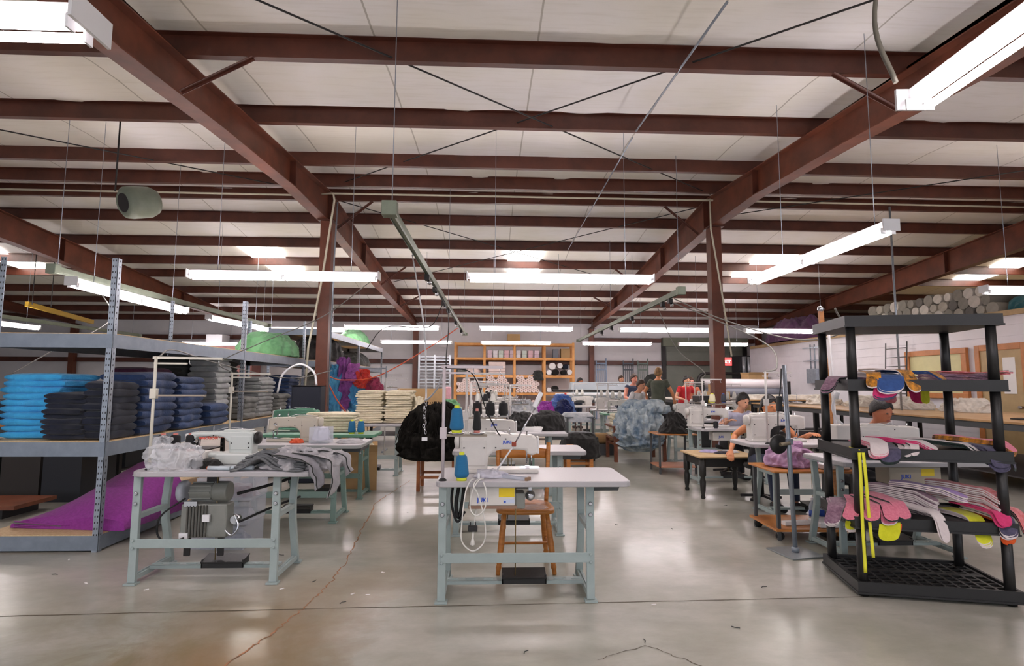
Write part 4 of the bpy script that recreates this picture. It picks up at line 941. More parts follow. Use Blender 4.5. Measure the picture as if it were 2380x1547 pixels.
# yellow ribbon tied round the near left post
rb = thing('ribbon', 'yellow ribbon knotted round the near left post of the black rack', 'ribbon', rk(.02, -.045, .95), rzb)
YL = M('yellow_ribbon', (222, 218, 50), .6)
MB().tube([(.04 * math.cos(a), .065 + .045 * math.sin(a), .02 * math.sin(a * .5)) for a in [i * PI / 8 for i in range(17)]], .007, 6).build('loop', YL, rb)
for s, L in ((-.012, .78), (.012, .68)):
    def fn(u, v, s=s, L=L): return Vector((s * (1 + v * 1.2) + (u - .5) * .02 + .012 * v, -.012 - .004 * math.sin(v * 8), -v * L))
    MB().grid(fn, 2, 20).build('tail', YL, rb, solid=.002)
# felt cut-outs (long curved soles), drooping over the shelf edges
SHAPES = {}
def sole(mat, matb, L, w, th, curve, bend0, bend, key):
    k2 = (mat.name, matb.name, L, w, th, curve, bend0, bend)
    if k2 in SHAPES: return SHAPES[k2]
    nu, nv = 34, 8
    def wid(u): 
        return w * (.5 + .5 * (.62 + .38 * math.cos((u - .15) * 5.2))) * min(1, math.sqrt(max(0, 1 - ((abs(u - .5) * 2) ** 9)))) if 0 < u < 1 else 0
    def P(u, v, top):
        u = .5 - .5 * math.cos(PI * u); s = u * L; lat = curve * math.sin(u * PI * 1.0) + (v - .5) * 2 * (wid(u) / 2)
        # bend about the edge: straight until bend0, then an arc
        r = .07
        if s < bend0: y, z = -s, 0
        else:
            a = min(bend, (s - bend0) / r); y = -(bend0 + r * math.sin(a)); z = -(r - r * math.cos(a)); rest = (s - bend0) - a * r
            if rest > 0: y -= rest * math.cos(bend); z -= rest * math.sin(bend)
        return Vector((lat, y, z + (th if top else 0) + .006 * math.sin(u * 7 + v)))
    b = MB(); b.grid(lambda u, v: P(u, v, True), nu, nv); b.cur = 1
    b.grid(lambda u, v: P(u, v, False), nu, nv)
    for vv in (0, 1): b.grid(lambda u, v: P(u, vv, v > .5), nu, 1)
    SHAPES[k2] = b.mesh('felt_sole', [mat, matb]); return SHAPES[k2]
def soles(n, u, v, z, rz, mat, matb, what, where, L=.42, w=.13, th=.009, curve=.03, bend0=.3, bend=1.0, jit=.012, du=0, dv=0, dr=0, seed=0, step=None, key='a', order=True):
    rnd = random.Random(seed); me = sole(mat, matb, L, w, th, curve, bend0, bend, key); step = step or th * 1.12
    for k in range(n):
        o = bpy.data.objects.new('felt_sole', me); COL.objects.link(o)
        o.location = rk(u + du * k + rnd.uniform(-jit, jit), v + dv * k + rnd.uniform(-jit, jit), z + k * step)
        o.rotation_euler.z = rzb + rz + dr * k + rnd.uniform(-.03, .03)
        pos = 'topmost' if k == n - 1 else ('lowest' if k == 0 else ORD[k] + ' up')
        tag(o, (f'{what}, {pos} {where}' if n > 1 else f'{what} {where}'), 'felt cut piece', 'felt pieces on the black rack')
def felt_(n, c, c2, vs=30): return fab(n, c, c2, vs=vs, bump=.3, bs=300)
PINKF = felt_('pink_heather', (222, 132, 150), (204, 104, 128), 60); LILF = felt_('lilac_heather', (164, 124, 176), (150, 132, 196), 12); WHF = felt_('off_white', (222, 210, 208), (212, 200, 200)); LIMEF = felt_('lime', (214, 214, 44), (198, 200, 30))
GRNF = felt_('grass_green', (120, 196, 92), (104, 180, 80)); CORF = felt_('coral', (236, 100, 40), (226, 84, 30)); NVF = felt_('slate_heather', (84, 80, 104), (64, 60, 82), 40); PTF = felt_('orange_print', (226, 150, 40), (70, 50, 30), 26); BLF = felt_('royal_blue', (52, 84, 140), (42, 70, 124)); DKF = felt_('dark_green', (44, 66, 56), (36, 40, 44)); MAUF = felt_('mauve_stripe', (160, 126, 142), (120, 88, 108), 50); PKRF = felt_('pink_red_marl', (226, 150, 156), (206, 96, 96), 40); HOTF = felt_('hot_pink', (216, 60, 120), (200, 44, 100))
z4 = DZ[1] - .008
S4 = 'of rack tier two'
soles(3, .07, .3, z4, -0.35, LIMEF, WHF, 'lime yellow felt sole', 'at the left end ' + S4, bend0=.2, bend=1.2, seed=1, L=.36)
soles(3, .0, .34, z4 + .035, -0.5, MAUF, WHF, 'mauve striped felt sole', 'over the left corner ' + S4, bend0=.2, bend=1.2, seed=2, L=.38)
soles(2, .17, .25, z4, -0.02, LIMEF, LIMEF, 'lime yellow felt sole', 'under the green one ' + S4, bend0=.22, bend=1.35, seed=3, L=.4, w=.2)
soles(1, .19, .27, z4 + .022, -0.02, CORF, CORF, 'coral felt sole', 'between lime and green ' + S4, bend0=.22, bend=1.35, seed=4, L=.39, w=.19)
soles(1, .17, .28, z4 + .034, -0, GRNF, GRNF, 'grass green felt sole', S4, bend0=.23, bend=1.3, seed=5, L=.38, w=.17)
soles(2, .18, .29, z4 + .046, -0.03, PINKF, WHF, 'rose pink felt sole', 'above the green one ' + S4, bend0=.24, bend=1.2, seed=6, L=.38, w=.16)
soles(2, .29, .28, z4 + .05, 0.5, WHF, WHF, 'off white felt sole', 'hanging lowest ' + S4, bend0=.3, bend=1.25, seed=7, L=.52, w=.13)
soles(4, .13, .36, z4 + .07, -0.42, PINKF, DKF, 'rose pink felt sole', 'on top of the left bunch ' + S4, bend0=.3, bend=.75, seed=8, L=.47, w=.15, dr=.22, du=.012)
soles(13, .24, .44, z4, .78, MAUF, WHF, 'lilac grey felt sole', 'in the middle ' + S4, L=.46, w=.12, bend0=.3, bend=.45, seed=9, jit=.006, step=.0125, dv=.001)
soles(3, .36, .35, z4 + .163, 0.78, LILF, WHF, 'violet marbled felt sole', 'crowning the middle ' + S4, L=.46, w=.12, bend0=.3, bend=.35, seed=10, jit=.005, step=.0125)
soles(3, .68, .3, z4 + .0, 0.15, LIMEF, WHF, 'lime yellow felt sole', 'under the right bunch ' + S4, bend0=.2, bend=1.0, seed=11, L=.42, w=.15)
soles(2, .86, .26, z4 + .0, 0.05, CORF, CORF, 'bright orange felt sole', 'hanging at the right corner ' + S4, bend0=.18, bend=1.3, seed=12, L=.36, w=.14)
soles(3, .82, .3, z4 + .03, 0.1, NVF, WHF, 'slate grey felt sole', 'below the pink ones at right ' + S4, bend0=.24, bend=1.0, seed=13, L=.42, w=.16)
soles(2, .76, .32, z4 + .065, 0.2, HOTF, HOTF, 'hot pink felt sole', 'at the right ' + S4, bend0=.28, bend=.9, seed=14, L=.42, w=.15)
soles(10, .62, .4, z4 + .085, 0.6, PKRF, WHF, 'pink and red marled felt sole', 'at the right ' + S4, bend0=.34, bend=.55, seed=15, L=.48, w=.13, jit=.006, step=.0125)
soles(4, .93, .3, z4 + .03, .5, PKRF, DKF, 'pink marled felt sole', 'over the right hand side ' + S4, bend0=.14, bend=1.1, seed=16, L=.34, w=.12)
z3 = DZ[2] - .008; S3 = 'of rack tier three'
soles(2, .17, .25, z3, -0, NVF, DKF, 'slate felt sole', 'hanging at the left ' + S3, bend0=.24, bend=1.3, seed=20, L=.38, w=.2)
soles(3, .15, .3, z3 + .022, -0.1, WHF, PINKF, 'off white felt sole', 'at the left ' + S3, bend0=.28, bend=.8, seed=21, L=.42, w=.17)
soles(3, .22, .36, z3 + .03, 0.7, WHF, HOTF, 'off white felt sole', 'pointing right at the left bunch ' + S3, bend0=.32, bend=.5, seed=22, L=.46, w=.14)
soles(4, .42, .32, z3, -0.5, WHF, DKF, 'cream felt sole', 'looped in the centre ' + S3, bend0=.26, bend=.7, seed=23, L=.4, w=.08, dr=.1)
soles(3, .5, .34, z3 + .02, 0.75, WHF, DKF, 'off white felt sole', 'right of centre ' + S3, bend0=.32, bend=.8, seed=24, L=.5, w=.15)
soles(4, .8, .3, z3, 0.15, NVF, NVF, 'slate heather felt sole', 'at the right end ' + S3, bend0=.24, bend=1.1, seed=25, L=.42, w=.2)
soles(3, .68, .4, z3 + .045, 0.62, PINKF, PTF, 'rose pink felt sole', 'at the right end ' + S3, bend0=.36, bend=.7, seed=26, L=.5, w=.15)
soles(2, .86, .34, z3 + .0, .9, LIMEF, LIMEF, 'lime felt sole', 'over the right side ' + S3, bend0=.12, bend=1.0, seed=27, L=.26, w=.09)
soles(2, .88, .2, z3 + .0, .9, NVF, DKF, 'slate felt sole', 'over the right side ' + S3, bend0=.08, bend=1.3, seed=28, L=.26, w=.14)
z2 = DZ[3] - .008; S2 = 'of rack tier four'
soles(2, .2, .22, z2, -0.1, HOTF, NVF, 'hot pink felt sole', 'hanging lowest at left ' + S2, bend0=.22, bend=1.45, seed=30, L=.4, w=.22)
soles(3, .22, .25, z2 + .02, -0.05, BLF, WHF, 'royal blue felt sole', 'at the left ' + S2, bend0=.26, bend=1.2, seed=31, L=.42, w=.24)
soles(1, .16, .28, z2 + .055, -0.12, PTF, WHF, 'orange patterned felt sole', 'drooping at the left ' + S2, bend0=.26, bend=1.1, seed=32, L=.42, w=.14)
soles(2, .3, .32, z2 + .055, 0.7, PTF, BLF, 'orange patterned felt sole', 'pointing right ' + S2, bend0=.32, bend=.7, seed=33, L=.46, w=.13)
soles(1, .2, .3, z2 + .075, .45, PTF, WHF, 'large orange patterned felt sole', 'draped over the blue ones ' + S2, bend0=.28, bend=1.0, seed=40, L=.5, w=.17)
soles(3, .04, .36, z2, -0.6, MAUF, DKF, 'dull patterned felt sole', 'over the left corner ' + S2, bend0=.2, bend=.9, seed=34, L=.36, w=.13)
soles(5, .58, .36, z2, 0.85, DKF, MAUF, 'dark felt sole', 'lying flat in the middle ' + S2, bend0=.5, bend=.3, seed=35, L=.44, w=.13, step=.011)
soles(3, .72, .4, z2 + .04, 0.75, DKF, PKRF, 'dark green felt sole', 'at the right ' + S2, bend0=.42, bend=.5, seed=36, L=.44, w=.12)
soles(1, .6, .55, z2, PI + .2, MAUF, PKRF, 'brown felt sole', 'hanging behind left ' + S2, bend0=.1, bend=1.4, seed=37, L=.32, w=.17)
soles(1, .76, .55, z2, PI - .1, MAUF, HOTF, 'brown felt sole', 'hanging behind middle ' + S2, bend0=.1, bend=1.4, seed=38, L=.32, w=.17)
soles(1, .88, .5, z2, PI + .5, NVF, LIMEF, 'slate felt sole', 'hanging behind right ' + S2, bend0=.1, bend=1.4, seed=39, L=.32, w=.15)
# metal pole stand in front of the cart
t = thing('pole_stand', 'galvanised pole on a square steel base plate beside the wooden cart', 'pole stand', (2.56, 4.62, 0), .2)
MB().box(-.16, .16, -.16, .16, 0, .012).build('base_plate', M('brushed_plate', (156, 162, 164), .35, metal=.5), t, bevel=.003)
MB().cyl((0, 0, .012), (-.04, 0, 1.57), .019, 14).build('pole', GALV, t); MB().lathe([(.03, 0), (.032, .03), (.02, .04)], n=14).build('socket', GALV, t, loc=(0, 0, .012))
MB().cb((-.03, 0, .92), (.07, .05, .05)).build('clamp', GALV, t, bevel=.006)
t = thing('cord_reel', 'black round lamp head hanging beside the pole on a braided cable', 'lamp', (2.44, 4.6, .90))
MB().lathe([(.0, -.014), (.078, -.013), (.082, 0), (.078, .013), (.0, .014)], n=28).build('lamp_shade', BLACKP, t).rotation_euler = (PI / 2, 0, .2)
MB().cyl((0, -.03, 0), (.09, -.01, .01), .016, 10).build('knuckle', M('brass_grey', (150, 140, 120), .4, metal=.5), t)
MB().tube(spline([(0, 0, .08), (.01, 0, .3), (.04, 0, .5), (.05, 0, .64)]), .006, 6).build('braided_cable', BLACKP, t); MB().cb((.02, 0, .34), (.04, .04, .13)).build('inline_switch', BLACKP, t, bevel=.008)
# ================================================================ people
def sphv(b, c, r, n=14, m=10, rot=None):
    c = Vector(c); rr = (r, r, r) if isinstance(r, (int, float)) else r
    def fn(u, v):
        a = 2 * PI * u; t = PI * v; p = Vector((rr[0] * math.sin(t) * math.cos(a), rr[1] * math.sin(t) * math.sin(a), rr[2] * math.cos(t)))
        return c + (rot @ p if rot else p)
    b.grid(fn, n, m, closeu=True)
def blend(o, vox, sm=6):
    md = o.modifiers.new('r', 'REMESH'); md.mode = 'VOXEL'; md.voxel_size = vox; md.use_smooth_shade = True
    m2 = o.modifiers.new('s', 'SMOOTH'); m2.iterations = sm; m2.factor = .5
    return o
def person(loc, rz, label, shirt, pants, hair, hands, seated=True, lean=.15, look=(0, -.0), skin=(196, 138, 106), longhair=False, sleeves=.5, vox=.012, tall=1.0, hairy=1, fingers=None, bald=False):
    # local frame: the person faces -y
    t = thing('person', label, 'person', loc, rz, None)
    SK = M('skin_%d' % skin[0], skin, .5, var=.04, vs=8)
    hz = .50 if seated else .93 * tall
    hip = Vector((0, 0, hz)); nk = Vector((0, -lean, hz + .50 * tall)); hd = nk + Vector((look[0], -.05 - lean * .25 + look[1], .145))
    sh = [nk + Vector((s * .175, .0, -.06)) for s in (-1, 1)]
    HR = Matrix.Rotation(.06 + lean * .9, 3, 'X')
    body = MB(); 
    def sect(b, pts):   # elliptical trunk
        n = 20
        def fn(u, v):
            q = v * (len(pts) - 1); i = min(int(q), len(pts) - 2); f = q - i
            c = Vector(pts[i][0]).lerp(Vector(pts[i + 1][0]), f); rx = pts[i][1] * (1 - f) + pts[i + 1][1] * f; ry = pts[i][2] * (1 - f) + pts[i + 1][2] * f
            a = 2 * PI * u; return c + Vector((rx * math.cos(a), ry * math.sin(a), 0))
        b.grid(fn, n, 14, closeu=True)
        for v in (0, 1): o = [fn(i / n, v) for i in range(n)]; b.add(o, [list(range(n))])
    def trunk(g): 
        c = lambda f: hip.lerp(nk, f)
        return [(c(-.12), .15 + g, .11 + g), (c(.1), .155 + g, .115 + g), (c(.35), .135 + g, .1 + g), (c(.65), .155 + g, .115 + g), (c(.85), .165 + g, .105 + g), (c(.95), .11 + g, .075 + g), (c(1.02), .06 + g, .06 + g)]
    sect(body, trunk(0)); body.tube([nk - Vector((0, 0, .04)), hd - Vector((0, -.01, .06))], [.062, .052], 12)
    sphv(body, hd, (.075, .095, .118), rot=HR); sphv(body, hd + HR @ Vector((0, -.035, -.055)), (.052, .055, .055), rot=HR)
    body.tube([hd + HR @ Vector((0, -.088, .02)), hd + HR @ Vector((0, -.112, -.018))], [.008, .015], 8)
    for s in (-1, 1):
        sphv(body, hd + HR @ Vector((s * .076, .01, -.008)), (.012, .02, .032), 8, 6)
        sphv(body, hd + HR @ Vector((s * .03, -.082, .018)), (.018, .012, .01), 8, 6)
    arms = []
    for i, s in enumerate((-1, 1)):
        S = sh[i]; Hn = Vector(hands[i]); d = Hn - S; L = d.length; a = .285; c2 = .265
        if L > a + c2 - .01: Hn = S + d * ((a + c2 - .01) / L); d = Hn - S; L = d.length
        x = (a * a - c2 * c2 + L * L) / (2 * L); hgt = math.sqrt(max(0, a * a - x * x)); dn = d.normalized()
        dr = Vector((s * .6, .35, -.8)); dr = (dr - dn * dr.dot(dn)).normalized(); E = S + dn * x + dr * hgt; arms.append((S, E, Hn))
        sphv(body, S, .058); body.tube([S, S.lerp(E, .5), E], [.05, .047, .038], 12); body.tube([E, E.lerp(Hn, .35), Hn], [.038, .038, .025], 12)
        fd = (Hn - E).normalized(); fd = (fd + Vector((0, -.25, -.25))).normalized(); sd = fd.cross(Vector((0, 0, 1))).normalized(); dnv = sd.cross(fd)
        if dnv.z > 0: dnv = -dnv
        pc = Hn + fd * .045
        sphv(body, pc, .001) if False else None
        def pm(u, v): 
            aa = 2 * PI * u; return Hn + fd * (v * .09) + sd * (math.cos(aa) * (.026 + .014 * v)) + dnv * (math.sin(aa) * (.018 - .003 * v))
        body.grid(pm, 12, 5, closeu=True); o = [pm(k / 12, 1) for k in range(12)]; body.add(o, [list(range(12))])
        for k, (off, ln) in enumerate(((-.03, .062), (-.01, .074), (.011, .07), (.031, .055))):
            p0 = Hn + fd * .082 + sd * off; p1 = p0 + fd * ln * .5 + dnv * .006 + sd * off * .15; p2 = p1 + fd * ln * .38 + dnv * ln * .38
            body.tube([p0, p1, p2], [.0095, .009, .0075], 8)
        th = -s; p0 = Hn + fd * .02 + sd * (.028 * th); body.tube([p0, p0 + fd * .035 + sd * .02 * th + dnv * .01, p0 + fd * .062 + sd * .022 * th + dnv * .02], [.012, .011, .009], 8)
    legs = []
    for s in (-1, 1):
        if seated: K = [(s * .085, -.02, hz - .02), (s * .12, -.40, hz + .02), (s * .12, -.44, .09)]
        else: K = [(s * .085, 0, hz - .04), (s * .09, -.02, .5 * tall), (s * .1, .03, .09)]
        legs.append(K); body.tube([K[0], Vector(K[0]).lerp(Vector(K[1]), .5), K[1]], [.085, .075, .055], 14); body.tube([K[1], Vector(K[1]).lerp(Vector(K[2]), .35), K[2]], [.053, .055, .036], 14)
        body.tube([Vector(K[2]) + Vector((0, .03, -.035)), Vector(K[2]) + Vector((0, -.06, -.05)), Vector(K[2]) + Vector((0, -.16, -.06))], [.036, .038, .026], 12)
    blend(body.build('body', SK, t), vox, 3)
    st = MB(); sect(st, trunk(.016)[:-1]); 
    for (S, E, Hn) in arms:
        sphv(st, S, .062); 
        if sleeves <= 1: st.tube([S, S.lerp(E, sleeves)], [.058, .054], 14)
        else: st.tube([S, E, E.lerp(Hn, sleeves - 1)], [.058, .05, .042], 14)
    blend(st.build('shirt', shirt, t), max(vox, .012), 4)
    pt = MB(); sect(pt, [(hip + Vector((0, 0, -.1)), .165, .125), (hip, .17, .13), (hip.lerp(nk, .16), .165, .125)])
    for K in legs: pt.tube([K[0], Vector(K[0]).lerp(Vector(K[1]), .5), K[1]], [.1, .09, .068], 14); pt.tube([K[1], Vector(K[1]).lerp(Vector(K[2]), .4), K[2]], [.068, .064, .05], 14)
    blend(pt.build('trousers', pants, t), .014, 4)
    sho = MB()
    for s, K in zip((-1, 1), legs):
        k = Vector(K[2]); MB().tube([k + Vector((0, .05, -.045)), k + Vector((0, -.05, -.045)), k + Vector((0, -.17, -.055))], [.042, .044, .032], 12).build('shoe', M('dark_shoe', (40, 38, 40), .6), t)
    if not bald:
        hb = MB(); 
        def hf(u, v):
            a = 2 * PI * u; tt = v * PI * (.54 + .2 * math.sin(a) + .02 * math.cos(6 * a)); rr = (.086, .106, .128)
            p = Vector((rr[0] * math.sin(tt) * math.cos(a), rr[1] * math.sin(tt) * math.sin(a), rr[2] * math.cos(tt)))
            p.y += .012; p *= 1 + .05 * noise.noise(p * 30 * hairy); return hd + HR @ p + Vector((0, 0, .008))
        hb.grid(hf, 24, 12, closeu=True)
        hb.build('hair', hair, t, solid=.012)
        if longhair: MB().tube([hd + HR @ Vector((0, .07, .06)), hd + HR @ Vector((0, .11, -.06)), nk + Vector((0, .11, -.06)), nk + Vector((0, .12, -.2))], [.06, .08, .07, .03], 12).build('hair_length', hair, t)
    fe = MB()
    for s in (-1, 1): sphv(fe, hd + HR @ Vector((s * .03, -.095, .018)), (.012, .007, .007), 8, 6)
    fe.build('eyes', M('dark_eye', (30, 24, 20), .3), t)
    sphv((mo := MB()), hd + HR @ Vector((0, -.094, -.055)), (.024, .007, .008), 10, 6); mo.build('mouth', M('lip', (150, 84, 76), .5), t)
    return t
def operator_stool(x, y, label, h=.46, mat=None):
    t = thing('work_stool', label, 'stool', (x, y, 0)); mat = mat or BLACKF
    MB().lathe([(.0, 0), (.18, .0), (.2, .03), (.19, .06), (.0, .07)], (0, 0, h - .07), 20).build('seat', mat, t); MB().cyl((0, 0, .08), (0, 0, h - .06), .03, 10).build('stem', IRON, t)
    for k in range(5): a = 2 * PI * k / 5; MB().bar((0, 0, .07), (.24 * math.cos(a), .24 * math.sin(a), .04), .03, .03).build('leg', IRON, t)
    return t
HBLK = M('black_hair', (24, 20, 18), .5, bump=.5, bs=80); HBLO = M('sandy_hair', (170, 130, 84), .5, rgb2=(112, 80, 50), vs=20, bump=.5, bs=80); HBRN = M('brown_hair', (66, 42, 28), .5, bump=.5, bs=80)
JEAN = fab('jeans', (44, 54, 78)); DKTR = fab('dark_trousers', (30, 30, 34))
# ================================================================ left row behind the first table
sewing_table(-2.05, 5.7, 'grey green sewing table second back in the left row', frame=M('dull_mint_paint', (118, 142, 134), .5), edge=M('dull_edging', (146, 150, 148), .5), tr=.76, tb=.5)
sewing_machine((-2.08, 5.98, TZ), 'cream straight machine second back in the left row, behind the grey garments', mat=M('ivory_machine', (198, 190, 174), .35), s=.95)
thread_stand((-2.75, 5.95, TZ), 'cream thread stand second back in the left row, before the hamper', h=.72, tray=.52, arm=.4, tw=.38, pins=(), mat=M('cream_stand_paint'))
t = crate('storage_bin', 'clear plastic bin of white tangles on the second left table', 'bin', (-1.75, 5.82, TZ), (.2, .17, .16), PLASTW, flaps=False)
heap('thread_waste', M('tangle', (222, 220, 232), .8), None, None, (0, 0, .01), .18, .15, [(0, .15), (.6, .14), (1, .02)], .03, 5, nu=24, nv=12, sc=20, parent=t)
heap('orange_tools', ORANGEW, 'orange handled scissors heaped on the second left table', 'scissors', (-1.98, 5.76, TZ), .14, .08, [(0, .05), (.6, .04), (1, 0)], .03, 5, nu=30, nv=12, sc=30)
heap('cloth_pieces', LGREY, 'white cloth pieces at the right end of the second left table', 'fabric', (-1.45, 5.85, TZ), .3, .3, [(0, .04), (.6, .03), (1, 0)], .03, 6, nu=40, nv=14, sc=12)
GTOP = M('green_tabletop', (150, 184, 166), .4); GEDG = M('green_edging', (92, 148, 118), .45)
sewing_table(-2.05, 6.82, 'green topped sewing table third back in the left row', frame=MINTD, topm=GTOP, edge=GEDG, tr=.66, tl=-.7, drawer=False)
sewing_machine((-2.45, 7.05, TZ + .03), 'green and white sewing machine on the green topped table', mat=M('green_machine', (92, 140, 116), .4), s=.95)
cone((-1.68, 6.8, TZ), 'left of two blue thread cones on the green topped table', h=.17, r0=.046, r1=.036, core=(206, 214, 50)); cone((-1.57, 6.8, TZ), 'right of two blue thread cones on the green topped table', h=.17, r0=.046, r1=.036, core=(206, 214, 50))
stack(-2.0, 7.1, TZ, .62, .3, 7, .033, CREAM, 'cream', 'folded fleece', 'on the green table', 'cream fleece stacks', 40, jit=.012, rz=.0, tilt=.0)
sewing_table(-1.9, 8.5, 'mint sewing table loaded with cream fleece bundles, fourth in the left row', frame=MINT, tl=-.5, tr=.75, tb=.6, drawer=False)
for j, (xx, l) in enumerate(((-1.86, 'left'), (-1.42, 'right'))):
    stack(xx, 8.72, TZ, .42, .42, 7, .034, CREAM, 'cream', 'folded fleece', f'{l} lower bundle, fourth table', 'cream fleece stacks', 50 + j, jit=.01)
    stack(xx + .01, 8.72, TZ + .25, .41, .42, 7, .034, CREAM, 'cream', 'folded fleece', f'{l} upper bundle, fourth table', 'cream fleece stacks', 60 + j, jit=.01)
heap('fleece_scraps', CREAM, 'loose cream fleece scraps at the right of the bundles', 'fabric', (-1.14, 8.7, TZ), .2, .35, [(0, .4), (.5, .38), (.9, .25), (1, .05), (.9, 0)], .06, 9, sc=9)
t = crate('kraft_carton', 'kraft carton overflowing with cream cloth under the green table', 'carton', (-1.72, 7.5, 0), (.42, .34, .5), CARDB, rz=.2)
heap('cloth_scraps', CREAM, None, None, (0, 0, .3), .38, .32, [(0, .34), (.5, .3), (.9, .22), (1, .1)], .06, 3, nu=36, nv=14, sc=12, parent=t)
stool((-.7, 7.5, 0), 'red brown wooden stool buried under the black pile', (.5, .46, .48), mat=M('amber_brown_wood', (176, 104, 50), .42, rgb2=(146, 80, 38), vs=5), rails=(.18,), leg=.045)
BLKP = M('black_pile_fabric', (34, 31, 27), .95, rgb2=(18, 16, 14), vs=10, bump=1, bs=90, stretch=(2, 2, .5), spec=.15)
heap('fabric_heap', BLKP, 'huge heap of black stringy fabric on the red brown stool', 'fabric', (-.72, 7.5, .5), .95, .8, [(0, .6), (.4, .58), (.72, .46), (.92, .26), (1, .06), (1.02, -.06), (.9, -.1)], .09, 21, sc=6, nu=110, nv=60, fine=.7)
# ================================================================ centre row
sewing_table(.175, 5.2, 'mint framed sewing table second in the centre row, behind the orange chair')
sewing_machine((-.02, 5.5, TZ), 'white machine on the second centre table, behind the nearest machine', rz=PI, brand='JUKI', bcol=BLUETXT)
thread_stand((-.22, 5.1, TZ), 'grey thread stand on the second centre table', h=.72, tray=.3, arm=.36, tw=.36, pins=(.1, .22, .34))
for k, q in enumerate((.1, .22, .34)): cone((-.22 + q, 5.1, TZ + .315), f'black thread cone on the second centre table, {["left", "middle", "right"][k]} of three', THREADK, h=.14, r0=.045, r1=.04, core=(60, 60, 60))
sewing_table(.28, 7.0, 'sewing table third in the centre row, with black bundles', tr=.7)
sewing_machine((-.1, 7.3, TZ), 'cream machine at the left of the third centre table', rz=PI)
thread_stand((-.25, 7.0, TZ), 'pale thread stand on the third centre table', h=.62, tray=.3, arm=.45, tw=.3)
heap('black_bundle', BLACKF, 'left of two black cloth bundles on the third centre table', 'fabric', (.42, 7.32, TZ), .42, .3, [(0, .24), (.5, .23), (.85, .16), (1, .05), (.95, 0)], .04, 22, sc=6)
heap('black_bundle', BLACKF, 'right larger black cloth bundle on the third centre table', 'fabric', (.78, 7.36, TZ), .44, .36, [(0, .27), (.5, .25), (.85, .2), (1, .08), (1, 0)], .035, 23, sc=4)
MB()
for k in range(3): tag(MB().box(-.12, .12, -.08, .08, 0, .02).build('paper_bundle', PAPERW, None, (.55, 7.18, TZ + .02 * k), rz=.2 * k - .2), f'white paper bundle {["under", "between", "on top of"][k]} the others by the black bundles', 'paper', 'paper bundles')
rowsC = [(.2, 8.8), (.25, 10.5), (.2, 12.2), (.3, 14.0)]
for i, (x, y) in enumerate(rowsC):
    w = ['fourth', 'fifth', 'sixth', 'seventh'][i]
    sewing_table(x, y, f'sewing table {w} in the centre row', frame=MINT if i % 2 else MINTD, drawer=False)
    sewing_machine((x - .2 + .1 * i, y + .28, TZ), f'cream sewing machine on the {w} centre table', rz=PI if i % 2 == 0 else 0, s=1.0)
    thread_stand((x - .5, y, TZ), f'pale thread stand at the left of the {w} centre table', h=.66 - .03 * i, arm=.42, tray=.3, tw=.36, pins=(.1, .22, .34))
    thread_stand((x + .12, y + .1, TZ), f'pale thread stand at the middle of the {w} centre table', h=.6, arm=.35, tray=.28, tw=.3)
    for k in range(3): cone((x - .5 + .1 + .12 * k, y, TZ + .315), f'{["white", "black", "white"][k]} thread cone, {["left", "middle", "right"][k]} on the {w} centre table stand', (THREADW, THREADK, THREADW)[k], h=.15, r0=.045, r1=.03, core=(200, 200, 190))
    cone((x + .42, y + .1, TZ), f'white thread cone standing alone on the {w} centre table', THREADW, h=.17, r0=.045, r1=.03, core=(200, 200, 190))
WHC = fab('white_cotton', (212, 212, 214), (170, 176, 182), vs=6)
heap('white_cloth', WHC, 'white crumpled cloth on the fourth centre table', 'fabric', (.55, 9.1, TZ), .6, .4, [(0, .16), (.5, .15), (.9, .08), (1, 0)], .06, 24, sc=7)
heap('white_cloth', WHC, 'white crumpled cloth heap on the fifth centre table', 'fabric', (.6, 10.8, TZ), .7, .4, [(0, .3), (.4, .28), (.8, .16), (1, 0)], .07, 25, sc=6)
heap('white_cloth', WHC, 'white cloth spread on the sixth centre table', 'fabric', (.7, 12.5, TZ), .8, .4, [(0, .24), (.5, .2), (.9, .1), (1, 0)], .07, 26, sc=6)
stool((1.5, 12.4, 0), 'low wooden table under the bright coloured heap', (1.0, .8, .7), mat=M('dusky_wood', (110, 92, 88), .6), rails=(.2,))
for (c, c2, nm, x, z0, w, h, lab) in (((190, 80, 190), (150, 60, 160), 'magenta', 1.3, 0, .55, .3, 'magenta satin'), ((110, 140, 200), (70, 100, 170), 'periwinkle', 1.6, .04, .6, .42, 'periwinkle blue satin'), ((40, 50, 110), (30, 36, 80), 'deep_blue', 1.62, .0, .4, .36, 'deep blue satin')):
    heap('satin_heap', fab(nm, c, c2, vs=4), f'{lab} cloth heaped beyond the black bundles', 'fabric', (x, 12.3 - .2 * (nm == 'deep_blue'), .7 + z0), w, .5, [(0, h), (.5, h * .9), (.85, h * .5), (1, 0)], .06, 27 + int(w * 100), sc=6)
# metal trolley draped with white plastic
t = thing('metal_trolley', 'grey metal trolley draped with a white plastic sheet, end of the aisle', 'trolley', (1.62, 10.2, 0), .1)
for sx in (-1, 1):
    for sy in (-1, 1): MB().box(sx * .24 - .015, sx * .24 + .015, sy * .2 - .015, sy * .2 + .015, .06, .8).build('upright', DKGREY, t); MB().lathe([(.0, -.02), (.03, -.015), (.03, .015), (0, .02)], n=12).build('caster', RUBBER, t, loc=(sx * .24, sy * .2, .03)).rotation_euler = (PI / 2, 0, 0)
for z in (.18, .5, .8): MB().box(-.27, .27, -.23, .23, z - .015, z).build('tray', M('trolley_grey', (92, 98, 104), .5), t)
heap('plastic_sheet', WHC, 'white plastic sheet thrown over the metal trolley', 'plastic sheet', (1.62, 10.2, .805), .6, .5, [(0, .07), (.8, .06), (1, .0), (1.02, -.1)], .02, 28, nu=50, nv=20, sc=8)
